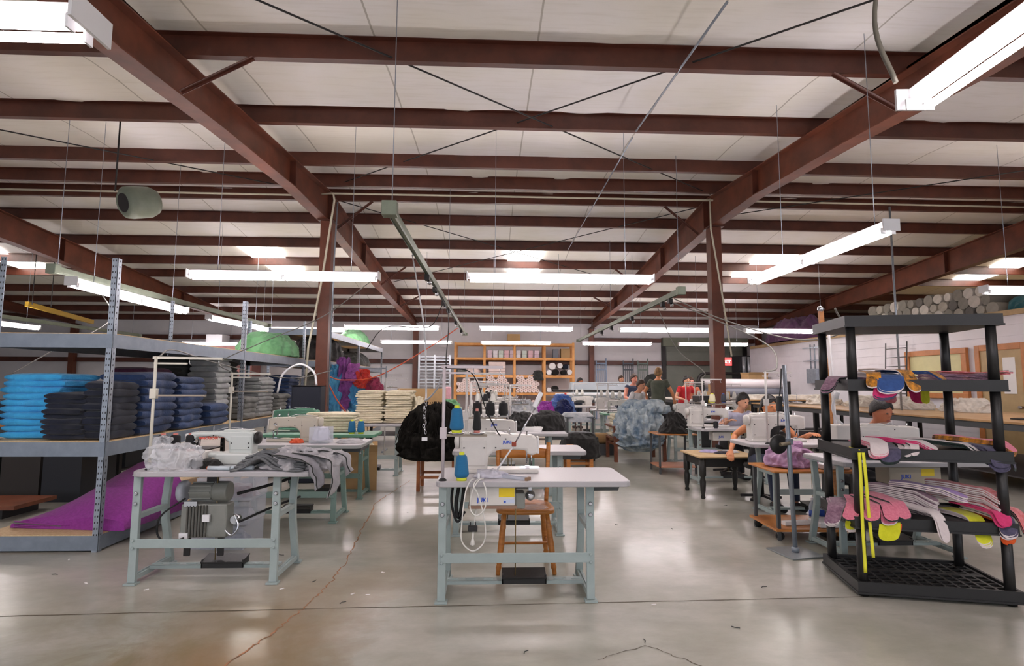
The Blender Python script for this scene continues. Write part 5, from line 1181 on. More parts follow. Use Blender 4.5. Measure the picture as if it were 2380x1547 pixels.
t = thing('cardboard_tube', 'brown fabric roll lying beside the metal trolley', 'roll', (1.95, 11.0, .32)); MB().cyl((-.4, 0, 0), (.5, 0, 0), .11, 18).build('roll', CARDB, t); MB().box(-.42, .52, -.12, .12, -.32, -.1).build('stand', DKGREY, t)
stool((1.42, 8.9, 0), 'orange brown stool under the black bag at the aisle', (.42, .4, .45), mat=WOODO, rails=(.15,), leg=.06)
heap('black_bag', BLACKF, 'limp black bag draped on the orange brown stool at the aisle', 'bag', (1.45, 8.9, .455), .62, .5, [(0, .16), (.5, .15), (.9, .08), (1, -.02), (1.04, -.2), (.9, -.24)], .04, 29, sc=4)
# ================================================================ right row
sewing_table(3.36, 4.47, 'mint framed sewing table just behind the black rack', tb=.5, drawer=False)
sewing_machine((3.5, 4.78, TZ), 'white machine just behind the black rack', rz=PI)
t = thing('control_box', 'beige motor control box with yellow sticker behind the black rack', 'control box', (3.5, 4.5, .66)); MB().box(-.22, .22, -.05, .12, -.07, .07).build('box_body', M('beige_plastic', (176, 164, 146), .5), t, bevel=.008); MB().box(.05, .16, -.0515, -.05, .0, .055).build('caution_label', YELLOW, t); text('JUKI', .045, BLUETXT, t, (-.08, -.0512, -.02), bold=.001)
cone((3.02, 4.55, TZ), 'blue thread cone on the table behind the black rack', M('royal_blue_thread', (44, 80, 170), .6, bump=.5, bs=160, stretch=(1, 1, 12)), h=.14, r0=.032, r1=.02, core=(200, 200, 210)); cone((3.85, 4.5, TZ), 'black thread cone on the table behind the black rack', THREADK, h=.15, r0=.04, r1=.034, core=(60, 60, 70))
t = thing('machine_cabinet', 'white boxed machine head with gooseneck lamp behind the black rack', 'sewing machine', (3.12, 4.8, TZ)); MB().box(-.09, .11, -.08, .08, 0, .27).build('head_box', MACH, t, bevel=.012); MB().tube(spline([(.02, 0, .27), (-.04, 0, .33), (-.07, 0, .42), (-.04, 0, .52)]), .01, 8).build('gooseneck', WHITEM, t); MB().cyl((-.04, 0, .5), (-.03, -.02, .56), .022, 12).build('lamp_head', WHITEM, t)
person((3.75, 5.62, 0), .1, 'person with dark hair bent low over the table behind the black rack', fab('dark_green_shirt', (44, 50, 44)), DKTR, HBLK, [(-.2, -.42, .84), (.2, -.42, .84)], lean=.3, skin=(180, 112, 80))
operator_stool(3.75, 5.64, 'black work stool behind the black rack')
sewing_table(3.5, 5.78, 'mint framed sewing table at right, worked by a person behind a round hoop', tl=-.78, tr=.7, tb=.5, drawer=False, rnd=.12)
sewing_machine((3.14, 5.98, TZ), 'large cream machine at the right with a hoop above it', rz=PI, s=1.1, brand='JUKI', bcol=BLUETXT)
thread_stand((2.92, 5.72, TZ), 'slender thread stand beside the large cream machine at right', h=.76, tray=.42, arm=.28, tw=.42, pins=(.2, .33))
cone((3.12, 5.72, TZ + .435), 'dark thread cone in front of the face, right hand machine', M('charcoal_thread', (52, 56, 66), .6), h=.11, r0=.024, r1=.022, core=(60, 80, 120))
t = thing('wire_hoop', 'black round wire hoop standing over the large cream machine', 'hoop', (3.14, 6.0, 1.085)); MB().tube([(.16 * math.cos(a), 0, .16 * math.sin(a)) for a in [k * PI / 20 for k in range(0, 21)]], .011, 8).build('ring', BLACKP, t); MB().box(-.17, .17, -.03, .03, -.02, .01).build('hoop_base', MACH, t)
person((3.3, 6.62, 0), .08, 'person in a dark top at the right machine, reaching down to the small table', DKTR, JEAN, HBLK, [(-.42, -.05, .62), (.34, -.44, .84)], lean=.12, skin=(214, 140, 96), vox=.007, sleeves=.25)
operator_stool(3.3, 6.66, 'black work stool under the person at the right machine')
LAVH = fab('lavender_jersey', (196, 160, 190), (164, 120, 160), vs=10)
# wooden cart with casters
t = stool((2.98, 5.22, 0), 'orange wooden two deck cart on casters at right', (.72, .5, .62), mat=DKGREY, topm=WOODO, rails=(), leg=.03, name='wooden_cart', cat='cart', over=.03, rz=-.04, top=.02)
MB().box(-.39, .39, -.28, .28, .085, .105).build('lower_deck', WOODO, t)
for sx in (-1, 1):
    for sy in (-1, 1): MB().lathe([(0, -.015), (.035, -.015), (.035, .015), (0, .015)], n=14).build('caster', RUBBER, t, loc=(sx * .33, sy * .22, .035)).rotation_euler = (PI / 2, 0, 0)
heap('garment_heap', LAVH, 'lavender pink jersey heaped on the top deck of the wooden cart', 'garment', (2.9, 5.26, .622), .44, .36, [(0, .22), (.45, .21), (.8, .13), (1, .02), (.96, 0)], .06, 31, sc=7)
tag(MB().box(-.13, .13, -.09, .09, 0, .05).build('white_tray', WHITEM, None, (3.2, 5.1, .622), bevel=.01), 'flat white tray at the right of the cart top', 'tray')
tag(MB().box(-.13, .13, -.03, .03, 0, .035).build('white_block', PAPERW, None, (2.85, 5.12, .107), bevel=.004, rz=.15), 'long white block on the lower deck of the wooden cart', 'block')
tag(MB().box(-.18, .18, -.1, .1, 0, .05).build('white_tray', WHITEM, None, (3.18, 5.08, .107), bevel=.01), 'white plastic tray on the lower deck of the wooden cart', 'tray')
for k, (x, y) in enumerate(((3.1, 5.26), (3.19, 5.28))):
    b_ = thing('water_bottle', f'clear water bottle with blue label on the cart lower deck, {["left", "right"][k]}', 'bottle', (x, y, .107), 0, 'water bottles')
    MB().lathe([(.03, 0), (.033, .01), (.033, .13), (.03, .15), (.014, .18), (.013, .2)], n=16).build('bottle_body', M('clear_bottle', (206, 220, 230), .12, alpha=.55), b_); MB().lathe([(.034, .04), (.034, .1)], n=16).build('label_band', M('blue_band', (40, 80, 170), .5), b_); MB().lathe([(.014, .195), (.014, .215)], n=12).build('cap', WHITEM, b_)
# small black legged side table
stool((2.95, 7.05, 0), 'low side table with raw wood top and black turned legs', (.72, .62, .52), mat=M('black_painted_wood', (34, 32, 30), .45), topm=M('raw_wood_top', (204, 176, 132), .55, rgb2=(186, 156, 112), vs=4), rails=(), leg=.07, name='side_table', cat='side table', turned=True, apron=.11, over=.03, top=.022)
for k, (c, x, y) in enumerate((('lilac_strips', 2.86, 7.15), ('dark_strips', 3.0, 7.02), ('white_strips', 3.12, 7.12))):
    heap('cloth_strips', fab(c, [(180, 170, 210), (50, 46, 56), (214, 210, 214)][k]), f'{["lilac", "dark", "white"][k]} cloth strips on the low side table', 'fabric', (x, y, .521), .26, .16, [(0, .03), (.6, .028), (1, 0)], .02, 33 + k, nu=36, nv=12, sc=14)
sewing_table(3.45, 7.75, 'mint framed sewing table third in the right row', drawer=False, rnd=.1)
m_ = sewing_machine((3.2, 8.02, TZ), 'cream machine third in the right row', rz=PI, brand='JUKI', bcol=BLUETXT, s=1.05)
t = thing('control_box', 'white control box with yellow sticker under the third right table', 'control box', (3.35, 7.75, .67)); MB().box(-.2, .2, -.04, .12, -.06, .06).build('box_body', MACH, t, bevel=.008); MB().box(.06, .17, -.0415, -.04, .0, .05).build('caution_label', YELLOW, t); text('JUKI', .04, BLUETXT, t, (-.08, -.0412, -.02), bold=.001)
thread_stand((3.02, 7.72, TZ), 'pale thread stand with wide arm, third in the right row', h=.7, tray=.34, arm=.28, tw=.42, pins=(.14, .3))
cone((3.16, 7.72, TZ + .355), 'pale yellow thread cone on the third right stand', M('pale_yellow_thread', (222, 214, 180), .6), h=.14, r0=.045, r1=.035, core=(220, 220, 60)); cone((3.32, 7.72, TZ + .355), 'dark thread cone on the third right stand', M('charcoal_thread'), h=.14, r0=.036, r1=.03, core=(60, 80, 140))
cone((3.2, 7.72, TZ), 'black thread cone standing on the third right tabletop', THREADK, h=.1, r0=.035, r1=.034, core=(60, 60, 70))
person((3.78, 8.62, 0), .2, 'person with black hair in a pale lavender shirt, bowed over the third right table', fab('lavender_shirt', (196, 194, 216)), DKTR, HBLK, [(-.3, -.42, .86), (.1, -.42, .86)], lean=.26, skin=(206, 150, 120), sleeves=1.3)
operator_stool(3.78, 8.66, 'black work stool under the person in lavender')
t = stool((2.95, 8.85, 0), 'wooden two deck cart with black cloth beyond the low side table', (.6, .5, .62), mat=DKGREY, topm=WOODO, rails=(), leg=.03, name='wooden_cart', cat='cart', over=.02, top=.02)
MB().box(-.3, .3, -.25, .25, .1, .12).build('lower_deck', M('pinkish_wood', (190, 130, 100), .5), t)
heap('black_cloth', BLACKF, 'black cloth mound on the farther wooden cart', 'fabric', (2.98, 8.85, .622), .5, .45, [(0, .34), (.4, .3), (.8, .12), (1, 0)], .04, 36, sc=6)
sewing_table(3.7, 9.5, 'mint framed sewing table fourth in the right row', drawer=False, rnd=.1, tl=-.3)
sewing_machine((3.6, 9.8, TZ), 'cream machine fourth in the right row', rz=PI, brand='JUKI', bcol=BLUETXT)
thread_stand((3.42, 9.5, TZ), 'pale thread stand fourth in the right row', h=.66, arm=.3, tray=.3, tw=.3)
heap('pink_cloth', M('fabric_pink_heather'), 'pink cloth behind the fourth right machine', 'fabric', (3.75, 10.0, TZ), .4, .25, [(0, .16), (.6, .14), (1, 0)], .03, 37, sc=7)
for i, (x, y) in enumerate(((2.9, 11.6), (3.0, 13.3), (5.2, 11.2), (5.3, 13.0), (2.7, 15.2))):
    w = ['fifth table of the right row', 'sixth table of the right row', 'near table of the outer right row', 'second table of the outer right row', 'farthest table of the right row'][i]
    sewing_table(x, y, f'mint sewing table, {w}', drawer=False, topm=GTOP if i == 0 else LAMIN, edge=GEDG if i == 0 else LAMEDGE)
    sewing_machine((x - .1, y + .28, TZ), f'cream machine on the {w}', rz=PI if i % 2 else 0)
    thread_stand((x - .4, y, TZ), f'pale thread stand on the {w}', h=.64, arm=.4, tray=.3, tw=.3)
    for k in range(2): cone((x - .3 + .15 * k, y, TZ + .315), f'{["white", "cream"][k]} thread cone on the stand of the {w}', THREADW, h=.16, r0=.045, r1=.03, core=(200, 200, 190))
# wood settee frame with the washed blue heap
t = stool((2.72, 10.3, 0), 'dark brown wooden settee frame under the washed blue fabric', (.95, .75, .42), mat=WOODR, rails=(.3,), leg=.06, name='wooden_settee', cat='bench')
for s in (-1, 1): MB().box(s * .46 - .03, s * .46 + .03, -.37, .37, .6, .64).build('armrest', WOODR, t, bevel=.006); MB().box(s * .46 - .025, s * .46 + .025, -.37, -.31, .42, .6).build('arm_post', WOODR, t)
ACID = M('washed_blue_fabric', (190, 200, 202), .85, rgb2=(96, 118, 138), vs=4.5, bump=.4, bs=60)
heap('fabric_heap', ACID, 'big tumbled heap of washed blue and white fabric on the settee', 'fabric', (2.7, 9.98, .5), .8, .75, [(0, .46), (.4, .46), (.8, .4), (.96, .2), (1, 0), (.85, -.2), (.6, -.3)], .16, 41, sc=6, nu=110, nv=60, fine=.6)
heap('fabric_heap', ACID, 'folded washed blue fabric lying over the top of the tumbled heap', 'fabric', (2.86, 10.1, .94), .95, .6, [(0, .17), (.6, .15), (.92, .06), (1, -.04), (.9, -.08)], .06, 42, sc=4, nu=80, nv=40)
stack(2.42, 10.35, .425, .3, .4, 8, .05, CREAM, 'cream', 'folded fleece', 'on the brown settee', 'cream fleece stacks', 43, jit=.02)
# people farther back
person((3.84, 12.45, 0), 2.6, 'person standing with sandy hair in a grey green tee, seen from behind', fab('grey_green_tee', (92, 96, 84)), DKTR, HBLO, [(-.3, -.25, 1.05), (.3, -.2, 1.05)], seated=False, lean=.02, tall=1.06, skin=(214, 160, 140))
person((3.22, 12.55, 0), .6, 'person in a white shirt leaning forward beside the standing one', fab('white_shirt', (226, 220, 222)), JEAN, HBRN, [(-.15, -.4, .95), (.25, -.35, .95)], seated=False, lean=.22, tall=.86, skin=(200, 140, 110), sleeves=.8)
person((3.62, 13.9, 0), .3, 'person in a blue grey vest facing the camera beyond the white shirt', fab('blue_vest', (76, 86, 112)), JEAN, HBRN, [(-.2, -.35, 1.0), (.2, -.35, 1.0)], seated=False, lean=.04, tall=.97, skin=(224, 150, 128), sleeves=.1)
person((5.3, 14.9, 0), .2, 'person in a bright red shirt left of the brown column', fab('red_shirt', (196, 36, 44)), JEAN, HBLK, [(-.2, -.35, 1.0), (.2, -.35, 1.0)], seated=False, lean=.1, tall=.95, skin=(206, 140, 116))
person((5.75, 15.6, 0), -.2, 'person with brown hair just right of the red shirt', fab('peach_shirt', (214, 120, 90)), JEAN, HBRN, [(-.2, -.35, 1.0), (.2, -.35, 1.0)], seated=False, lean=.1, tall=.93, skin=(226, 160, 146))
person((2.75, 17.4, 0), .4, 'person with long black hair and red top at the back, by the pine shelves', fab('crimson_top', (200, 40, 40)), JEAN, HBLK, [(-.2, -.35, 1.0), (.2, -.35, 1.0)], seated=False, lean=.12, tall=.92, skin=(180, 120, 96), longhair=True)
person((4.1, 17.2, 0), .1, 'person with a round face in a pale top, in front of the spindle panels', fab('pale_green_top', (200, 210, 196)), JEAN, HBRN, [(-.2, -.35, 1.0), (.2, -.35, 1.0)], seated=False, lean=.05, tall=.98, skin=(206, 130, 84))
# ================================================================ machinery towards the back
t = thing('spreading_machine', 'long grey spreading machine with sloping cover at the back', 'machine', (3.3, 16.0, 0))
MB().prism([(-.1, .95), (.5, .95), (.5, 1.25), (.15, 1.45), (.02, 1.45)], -.95, .95, 'yz').build('sloped_cover', M('pale_blue_grey', (170, 178, 184), .4), t, bevel=.01); MB().box(-1.2, 1.3, -.3, .5, .85, .95).build('machine_table', DKGREY, t)
MB().cyl((-1.5, -.3, 1.2), (1.3, -.3, 1.2), .035, 12).build('dark_bar', IRON, t); MB().cyl((-1.45, -.42, 1.1), (1.2, -.42, 1.1), .03, 12).build('white_bar', WHITEM, t)
for q in (-1.2, .95): MB().cyl((q, -.42, 1.1), (q + .06, -.42, 1.1), .04, 12).build('red_collar', M('red_plastic', (206, 50, 40), .5), t)
for q in (-1.1, 1.2): MB().box(q - .05, q + .05, -.25, .45, 0, .85).build('leg', DKGREY, t)
t = thing('fabric_roll_stand', 'stand with a very wide white and grey fabric roll behind the right column', 'roll stand', (7.3, 15.6, 0))
MB().cyl((-1.2, 0, 1.42), (1.2, 0, 1.42), .14, 24).build('white_roll', M('silver_white_roll', (222, 214, 218), .35), t); MB().cyl((-1.2, -.02, 1.18), (1.2, -.02, 1.18), .13, 24).build('grey_roll', M('slate_roll', (124, 126, 138), .5), t)
for q in (-1.25, 1.25): MB().box(q - .04, q + .04, -.2, .2, 0, 1.5).build('side_frame', IRON, t)
MB().box(-1.25, 1.25, -.15, .25, .92, 1.0).build('base_beam', M('dark_brown_beam', (70, 52, 46), .6), t)
t = thing('machine_cabinet', 'black cabinet with a bright yellow band among the people', 'cabinet', (5.0, 12.4, 0)); MB().box(-.3, .25, -.25, .25, 0, 1.15).build('cabinet_body', BLACKP, t, bevel=.02); MB().box(-.12, .14, -.256, -.25, 1.0, 1.06).build('yellow_band', YELLOW, t)
for k, (x, z) in enumerate(((6.0, 1.0), (6.35, 1.0), (6.15, 1.22))): crate('carton', f'small brown carton stacked left of the wide rolls, {["left", "right", "top"][k]}', 'carton', (x, 14.8, z), (.3, .25, .2), CARDB, open_=False, group='cartons by the rolls')
stool((6.2, 14.8, 0), 'dark bench holding the brown cartons', (1.0, .6, .99), mat=IRON, rails=(.3,), name='work_bench', cat='bench')
# cutting tables at right
def cutting(x0, x1, y0, y1, z, label, top):
    t = thing('cutting_table', label, 'table', ((x0 + x1) / 2, y0, 0), 0); X = (x1 - x0) / 2; Yv = y1 - y0
    MB().box(-X, X, 0, Yv, z - .03, z).build('tabletop', top, t, bevel=.004); MB().box(-X + .03, X - .03, .03, Yv - .03, z - .12, z - .03).build('apron', DKGREY, t)
    for s in (-1, 1):
        for k in range(max(2, int(Yv / 1.8))): yy = .06 + (Yv - .12) * k / (max(2, int(Yv / 1.8)) - 1); MB().box(s * (X - .08) - .03, s * (X - .08) + .03, yy - .03, yy + .03, 0, z - .12).build('leg', IRON, t)
    MB().box(-X + .06, X - .06, .1, Yv - .1, .2, .22).build('lower_shelf', M('dark_shelf', (60, 56, 56), .6), t)
    return t
TABW = M('worn_wood_top', (190, 152, 104), .4, rgb2=(166, 126, 80), vs=3, coat=.2)
cutting(6.85, 9.3, 6.2, 14.2, .93, 'long wood topped cutting table along the plank partition', TABW)
cutting(5.9, 8.6, 16.2, 20.2, .93, 'far cutting table covered in white paper', M('paper_top', (206, 200, 192), .5))
cutting(6.9, 9.2, 14.35, 15.1, 1.0, 'short cutting table under the pale fabric layers', TABW)
heap('fabric_spread', fab('pale_taupe', (206, 198, 186)), 'pale fabric layers spread on the short cutting table', 'fabric', (8.0, 14.72, 1.002), 2.2, .7, [(0, .12), (.9, .12), (1, 0)], .03, 45, sq=.4, sc=3)
for k in range(4): heap('fabric_spread', fab('pale_taupe', (206, 198, 186)), f'crumpled cream tissue heap on the long cutting table, {ORD[k]} from the near end', 'fabric', (8.6 - .2 * k, 9.6 + 1.1 * k, .932), .7, .9, [(0, .22), (.5, .2), (.85, .1), (1, 0)], .08, 46 + k, sc=5, group='tissue heaps')
tag(MB().box(-.9, .9, -.06, .06, 0, .02).build('straight_edge', BLACKP, None, (8.2, 7.6, .932), rz=.2), 'long black straight edge on the near end of the cutting table', 'ruler')
# mezzanine clutter
rnd = random.Random(5)
for k in range(39):
    y = rnd.uniform(7.8, 14.5); x = rnd.uniform(10.3, 12.0); z = 2.98 + .2 * (k % 3); L = rnd.uniform(.5, 1.0); c = rnd.choice([(150, 144, 134), (178, 172, 164), (120, 116, 108), (92, 88, 84)])
    o = MB().cyl((0, -.0, 0), (L, 0, 0), rnd.uniform(.09, .14), 14).build('fabric_roll', M('roll_%d' % c[0], c, .85, var=.1), None, (10.25, 10.7 + .27 * (k // 3) + .27 * (k % 3) * .5 + .0 * y, z)); o.rotation_euler.z = rnd.uniform(-.15, .15)
    tag(o, f'{"grey" if c[0] < 140 else "pale"} fabric roll stored on the deck over the partition, {["bottom", "middle", "top"][k % 3]} layer', 'fabric roll', 'fabric rolls on the storage deck'); o['label'] = 'grey or pale fabric roll stored end on over the plank partition'
heap('storage_bundle', fab('teal_bundle', (34, 90, 98)), 'teal bundle at the near end of the storage deck', 'bundle', (10.7, 9.3, 2.862), 1.0, 1.3, [(0, .5), (.6, .45), (.95, .2), (1, 0)], .1, 51, sc=3) if False else None
heap('storage_bundle', fab('teal_bundle', (34, 90, 98)), 'teal bundle at the near end of the storage deck', 'bundle', (10.55, 10.0, 2.862), .9, .8, [(0, .34), (.6, .3), (.95, .15), (1, 0)], .08, 51, sc=3)
heap('storage_bundle', fab('plum_bundle', (96, 60, 96)), 'purple bundle hanging over the far end of the storage deck', 'bundle', (10.4, 18.2, 2.862), 1.2, 3.2, [(0, .8), (.6, .7), (.95, .3), (1, 0)], .15, 52, sc=2)
heap('storage_bundle', fab('grey_bundle', (96, 90, 84)), 'grey bundles heaped midway on the storage deck', 'bundle', (12.2, 14.9, 2.862), 1.4, 2.6, [(0, .8), (.5, .7), (.9, .4), (1, 0)], .2, 53, sc=2.5)
# ================================================================ back wall furniture
t = thing('pine_shelving', 'open pine lumber shelf unit against the back wall, full of rolls', 'shelving', (.93, 21.6, 0))
UX = [-2.3, -1.17, 0, 1.17, 2.3]; UZ = [.1, 1.05, 1.72, 2.4, 2.97]
for x in UX:
    for y in (-.33, .33): MB().box(x - .045, x + .045, y - .02, y + .02, 0, 3.0 if x in (-2.3, 2.3) else 2.95).build('post', PINE, t)
for z in UZ:
    MB().box(-2.34, 2.34, -.352, -.332, z - .09, z).build('rail', PINE, t); MB().box(-2.34, 2.34, .352, .372, z - .09, z).build('rail', PINE, t)
    MB().box(-2.34, 2.34, -.33, .33, z - .03, z - .012).build('shelf_board', PINE, t)
ROLLM = M('pale_fabric_roll', (226, 206, 200), .85, var=.05); ROLLC = M('roll_core', (150, 110, 80), .8)
rp_ = thing('fabric_roll', 'x', 'fabric roll', (0, 0, 0)); MB().cyl((0, -.3, 0), (0, .3, 0), .075, 16).build('roll', ROLLM, rp_); MB().cyl((0, -.305, 0), (0, -.299, 0), .02, 10).build('core', ROLLC, rp_)
first = True
def rolls(x0, x1, z0, rows, where, dark=()):
    global first
    n = int((x1 - x0) / .155); 
    for r in range(rows):
        for k in range(n - (r % 2)):
            if r >= rows - 1 and (k * 7 + r) % 3 == 0: continue
            p = (.93 + x0 + .08 + k * .153 + (r % 2) * .0765, 21.5, z0 + .076 + r * .128)
            if first: o = rp_; o.location = p; first = False; o['group'] = 'pale rolls on the pine shelves'; o['label'] = f'pale pink fabric roll end on {where}'
            else: o = dup(rp_, p, 0, f'pale pink fabric roll end on {where}', 'pale rolls on the pine shelves')
rolls(-2.25, -1.22, 1.05, 4, 'at mid height, far left pine bay'); rolls(-1.12, -.05, 1.05, 5, 'at mid height, second pine bay'); rolls(.05, 1.12, 1.05, 5, 'at mid height, third pine bay')
rolls(-2.2, -1.3, .1, 3, 'low in the far left pine bay'); rolls(.05, 1.1, .62, 2, 'below the third bay of the pine shelves') if False else rolls(.05, 1.12, .1, 5, 'low in the third pine bay')
for k, (x, z, c, r) in enumerate(((1.35, 1.84, 'white', .1), (1.62, 1.84, 'black', .12), (1.95, 1.84, 'black', .1), (2.15, 1.85, 'white', .1), (1.48, 2.08, 'white', .13), (1.78, 2.1, 'white', .1), (2.0, 2.06, 'navy', .1), (1.35, 1.16, 'white', .09), (1.6, 1.2, 'black', .12))):
    o = MB().cyl((0, -.3, 0), (0, .3, 0), r, 16).build('fabric_roll', {'white': M('white_roll_end', (226, 222, 220), .8), 'black': BLACKF, 'navy': NAVYK}[c], None, (.93 + x, 21.55, z)); tag(o, f'{c} fabric roll in the right pine bay, {["lower left", "lower middle", "lower right", "far right", "upper left", "upper middle", "upper right", "shelf below, left", "shelf below, middle"][k]}', 'fabric roll')
for k in range(4): tag(MB().box(-.33, .33, -.25, .25, 0, .125).build('folded_cloth', ROLLM, None, (.93 - .68, 21.55, 1.722 + .13 * k), bevel=.02), f'pale pink folded fabric, {["lowest", "second up", "third up", "topmost"][k]} in the pine shelf stack', 'folded fabric', 'pine shelf stack')
heap('fabric_bundle', ROLLM, 'pale pink fabric slumped left of the pine shelf stack', 'fabric', (-.7, 21.55, 1.722), .6, .5, [(0, .36), (.5, .34), (.9, .2), (1, 0)], .04, 61, sc=5, nu=40, nv=20)
heap('fabric_bundle', GREYM, 'grey fabric slumped at the left of the pine shelves', 'fabric', (-1.15, 21.55, 1.722), .5, .5, [(0, .3), (.5, .28), (.9, .15), (1, 0)], .04, 62, sc=5, nu=40, nv=20)
heap('fabric_bundle', GREYD, 'dark grey bundle drooping from the pine shelves, third bay', 'fabric', (1.85, 21.4, 1.722), .5, .6, [(0, .2), (.6, .16), (1, -.05), (1, -.2)], .05, 63, sc=5, nu=40, nv=20)
rnd = random.Random(9)
for i in range(9):
    x = [-1.0, -.78, -.56, -.34, -.12, .12, .36, .6, .84][i]; c = [(214, 190, 200), (226, 222, 226), (196, 206, 196), (220, 180, 186)][i % 4]
    for j in range(2): tag(MB().box(-.09, .09, -.15, .15, 0, .14).build('storage_box', M('pale_box_%d' % c[0], c, .5), None, (.93 + x + .03, 21.5, 2.402 + .145 * j), bevel=.01), f'small pale storage box on the top pine shelf, {ORD[i]} from the left, {["lower", "upper"][j]}', 'box', 'storage boxes')
crate('carton', 'brown carton standing on top of the pine shelves', 'carton', (.9, 21.5, 2.972), (.5, .4, .35), CARDB, open_=False)
crate('carton', 'brown carton in the top right bay of the pine shelves', 'carton', (.93 + 2.0, 21.5, 2.402), (.35, .4, .36), CARDB, open_=False); crate('carton', 'grey box beside the carton in the top right pine bay', 'carton', (.93 + 1.62, 21.5, 2.402), (.22, .3, .34), M('grey_box', (110, 112, 120), .6), open_=False)
# drying rack
t = thing('drying_rack', 'silver slatted drying rack left of the pine shelves', 'rack', (-2.2, 21.4, 0))
for x in (-.58, .02, .62): MB().box(x - .035, x + .035, -.02, .02, 0, 2.5).build('post', M('bright_alloy', (190, 196, 202), .35, metal=.5), t)
for k in range(11):
    for (a, c) in ((-.54, -.02), (.06, .58)): MB().box(a, c, -.01, .3, 1.15 + k * .125, 1.185 + k * .125).build('slat', M('bright_alloy'), t)
tag(MB().box(-.65, .65, -.02, .02, 0, 1.25).build('cardboard_sheet', CARDB, None, (-1.85, 14.9, .0)), 'brown cardboard panel standing in front of the drying rack', 'cardboard')
tag(MB().box(-.12, .12, -.1, .1, 0, 1.3).build('fabric_bolt', fab('baby_pink', (222, 170, 180)), None, (-1.2, 15.2, 0), bevel=.03), 'upright pink bolt of cloth beside the cardboard panel', 'fabric')
t = cutting(-3.0, -.7, 12.6, 13.8, .8, 'green topped work table left of the centre rows', GTOP)
heap('fabric_pile', GREENF, 'small green and blue cloth pile on the green work table', 'fabric', (-.95, 12.9, .802), .5, .5, [(0, .22), (.5, .2), (.9, .1), (1, 0)], .05, 64, sc=5, nu=40, nv=20)
sewing_machine((-2.0, 13.1, .8), 'dark machine on the green work table left of the centre rows', mat=M('dark_green_machine', (70, 84, 76), .4)); thread_stand((-2.55, 12.8, .8), 'white square thread stand behind the cream fleece', h=.8, arm=.5, tray=.5, tw=.4)
thread_stand((-2.0, 10.6, .0), 'tall white floor stand with cross arm behind the cream fleece', h=1.5, arm=.4, tray=1.2, tw=.3)
# spindle panels leaning on the back wall
for k, (x, c) in enumerate(((4.45, 'blue grey'), (5.55, 'dark grey'), (6.15, 'green grey'))):
    m = M('spindle_' + c.replace(' ', '_'), {'blue grey': (120, 136, 160), 'dark grey': (70, 76, 84), 'green grey': (96, 108, 100)}[c], .5, metal=.2)
    t = thing('spindle_panel', f'{c} metal spindle panel leaning on the back wall, {["left", "middle", "right"][k]} of three', 'panel', (x, 21.9, 0), 0, 'spindle panels')
    for q in (-.2, .2): MB().box(q - .02, q + .02, -.02, .02, 0, 2.35 + .08 * (q > 0)).build('upright', m, t)
    for z in (1.35, 1.95, 2.2): MB().box(-.18, .18, -.015, .015, z, z + .05).build('crossbar', m, t)
    for q in (-.12, -.04, .04, .12): MB().box(q - .01, q + .01, -.01, .01, 1.4, 2.2).build('spindle', m, t)
heap('dark_bundle', GREYD, 'dark tarpaulin bundle under the right spindle panel', 'bundle', (6.4, 21.2, .0), 1.4, .8, [(0, 1.8), (.4, 1.7), (.8, 1.3), (1, .6), (1, 0)], .1, 65, sc=2, nu=50, nv=30)
t = thing('black_pipe_frame', 'black bent pipe frame in front of the roller door', 'frame', (8.4, 20.9, 0)); MB().tube(spline([(-.4, 0, 0), (-.4, 0, 1.0), (-.38, 0, 1.55), (-.2, 0, 1.8), (.3, 0, 1.82), (.9, 0, 1.82), (1.6, 0, 1.8)]), .06, 10).build('pipe', BLACKP, t)
t = thing('wall_cabinet', 'tall dark cabinet with silver duct by the back right corner', 'cabinet', (10.75 - .4, 21.7, 0)); MB().box(-.45, .3, -.3, .4, 0, 2.55).build('cabinet_body', M('dark_cabinet', (50, 50, 54), .5), t); 
for q in (-.3, -.1): MB().cyl((q, -.38, 1.6), (q, -.38, 2.5), .08, 14).build('duct', M('bright_alloy'), t)
t = thing('exit_sign', 'small lit red exit sign hanging near the back right', 'sign', (8.75, 20.0, 2.1)); MB().box(-.2, .2, -.03, .03, 0, .3).build('sign_face', M('exit_red', (236, 70, 70), .5, emit=1.2), t); text('EXIT', .16, M('exit_letters', (255, 215, 205), .5, emit=1.5), t, (0, -.032, .09), bold=.002, name='exit_lettering'); MB().tube([(-.15, 0, .3), (-.15, 0, 2.17)], .006, 5).build('hanger', IRON, t); MB().tube([(.15, 0, .3), (.15, 0, 2.17)], .006, 5).build('hanger', IRON, t)
crate('carton', 'big brown open carton against the plank partition at the back', 'carton', (9.5, 19.4, .0), (.7, .6, 1.75), CARDB)
t = thing('electrical_box', 'grey electrical box with conduits on the plank partition', 'electrical box', (9.93, 16.5, 1.45)); MB().box(-.07, .06, -.25, .25, 0, .45).build('enclosure', GALV, t, bevel=.01)
for q in (-.12, .1): MB().tube([(0, q, .45), (0, q, 1.2)], .02, 8).build('conduit_drop', GALV, t)
for z in (.7, 1.1): MB().bar((.0, -.5, z), (.0, .5, z), .03, .03).build('strut', GALV, t)
t = thing('wire_ladder', 'grey wire frame leaning on the plank partition', 'frame', (9.8, 12.95, 0)); 
for q in (-.35, .35): MB().tube([(0, q, .95), (.1, q, 2.45)], .014, 8).build('side_rail', DKGREY, t)
for k in range(6): MB().tube([(.02 * k, -.35, 1.2 + .22 * k), (.02 * k, .35, 1.2 + .22 * k)], .011, 6).build('rung', DKGREY, t)
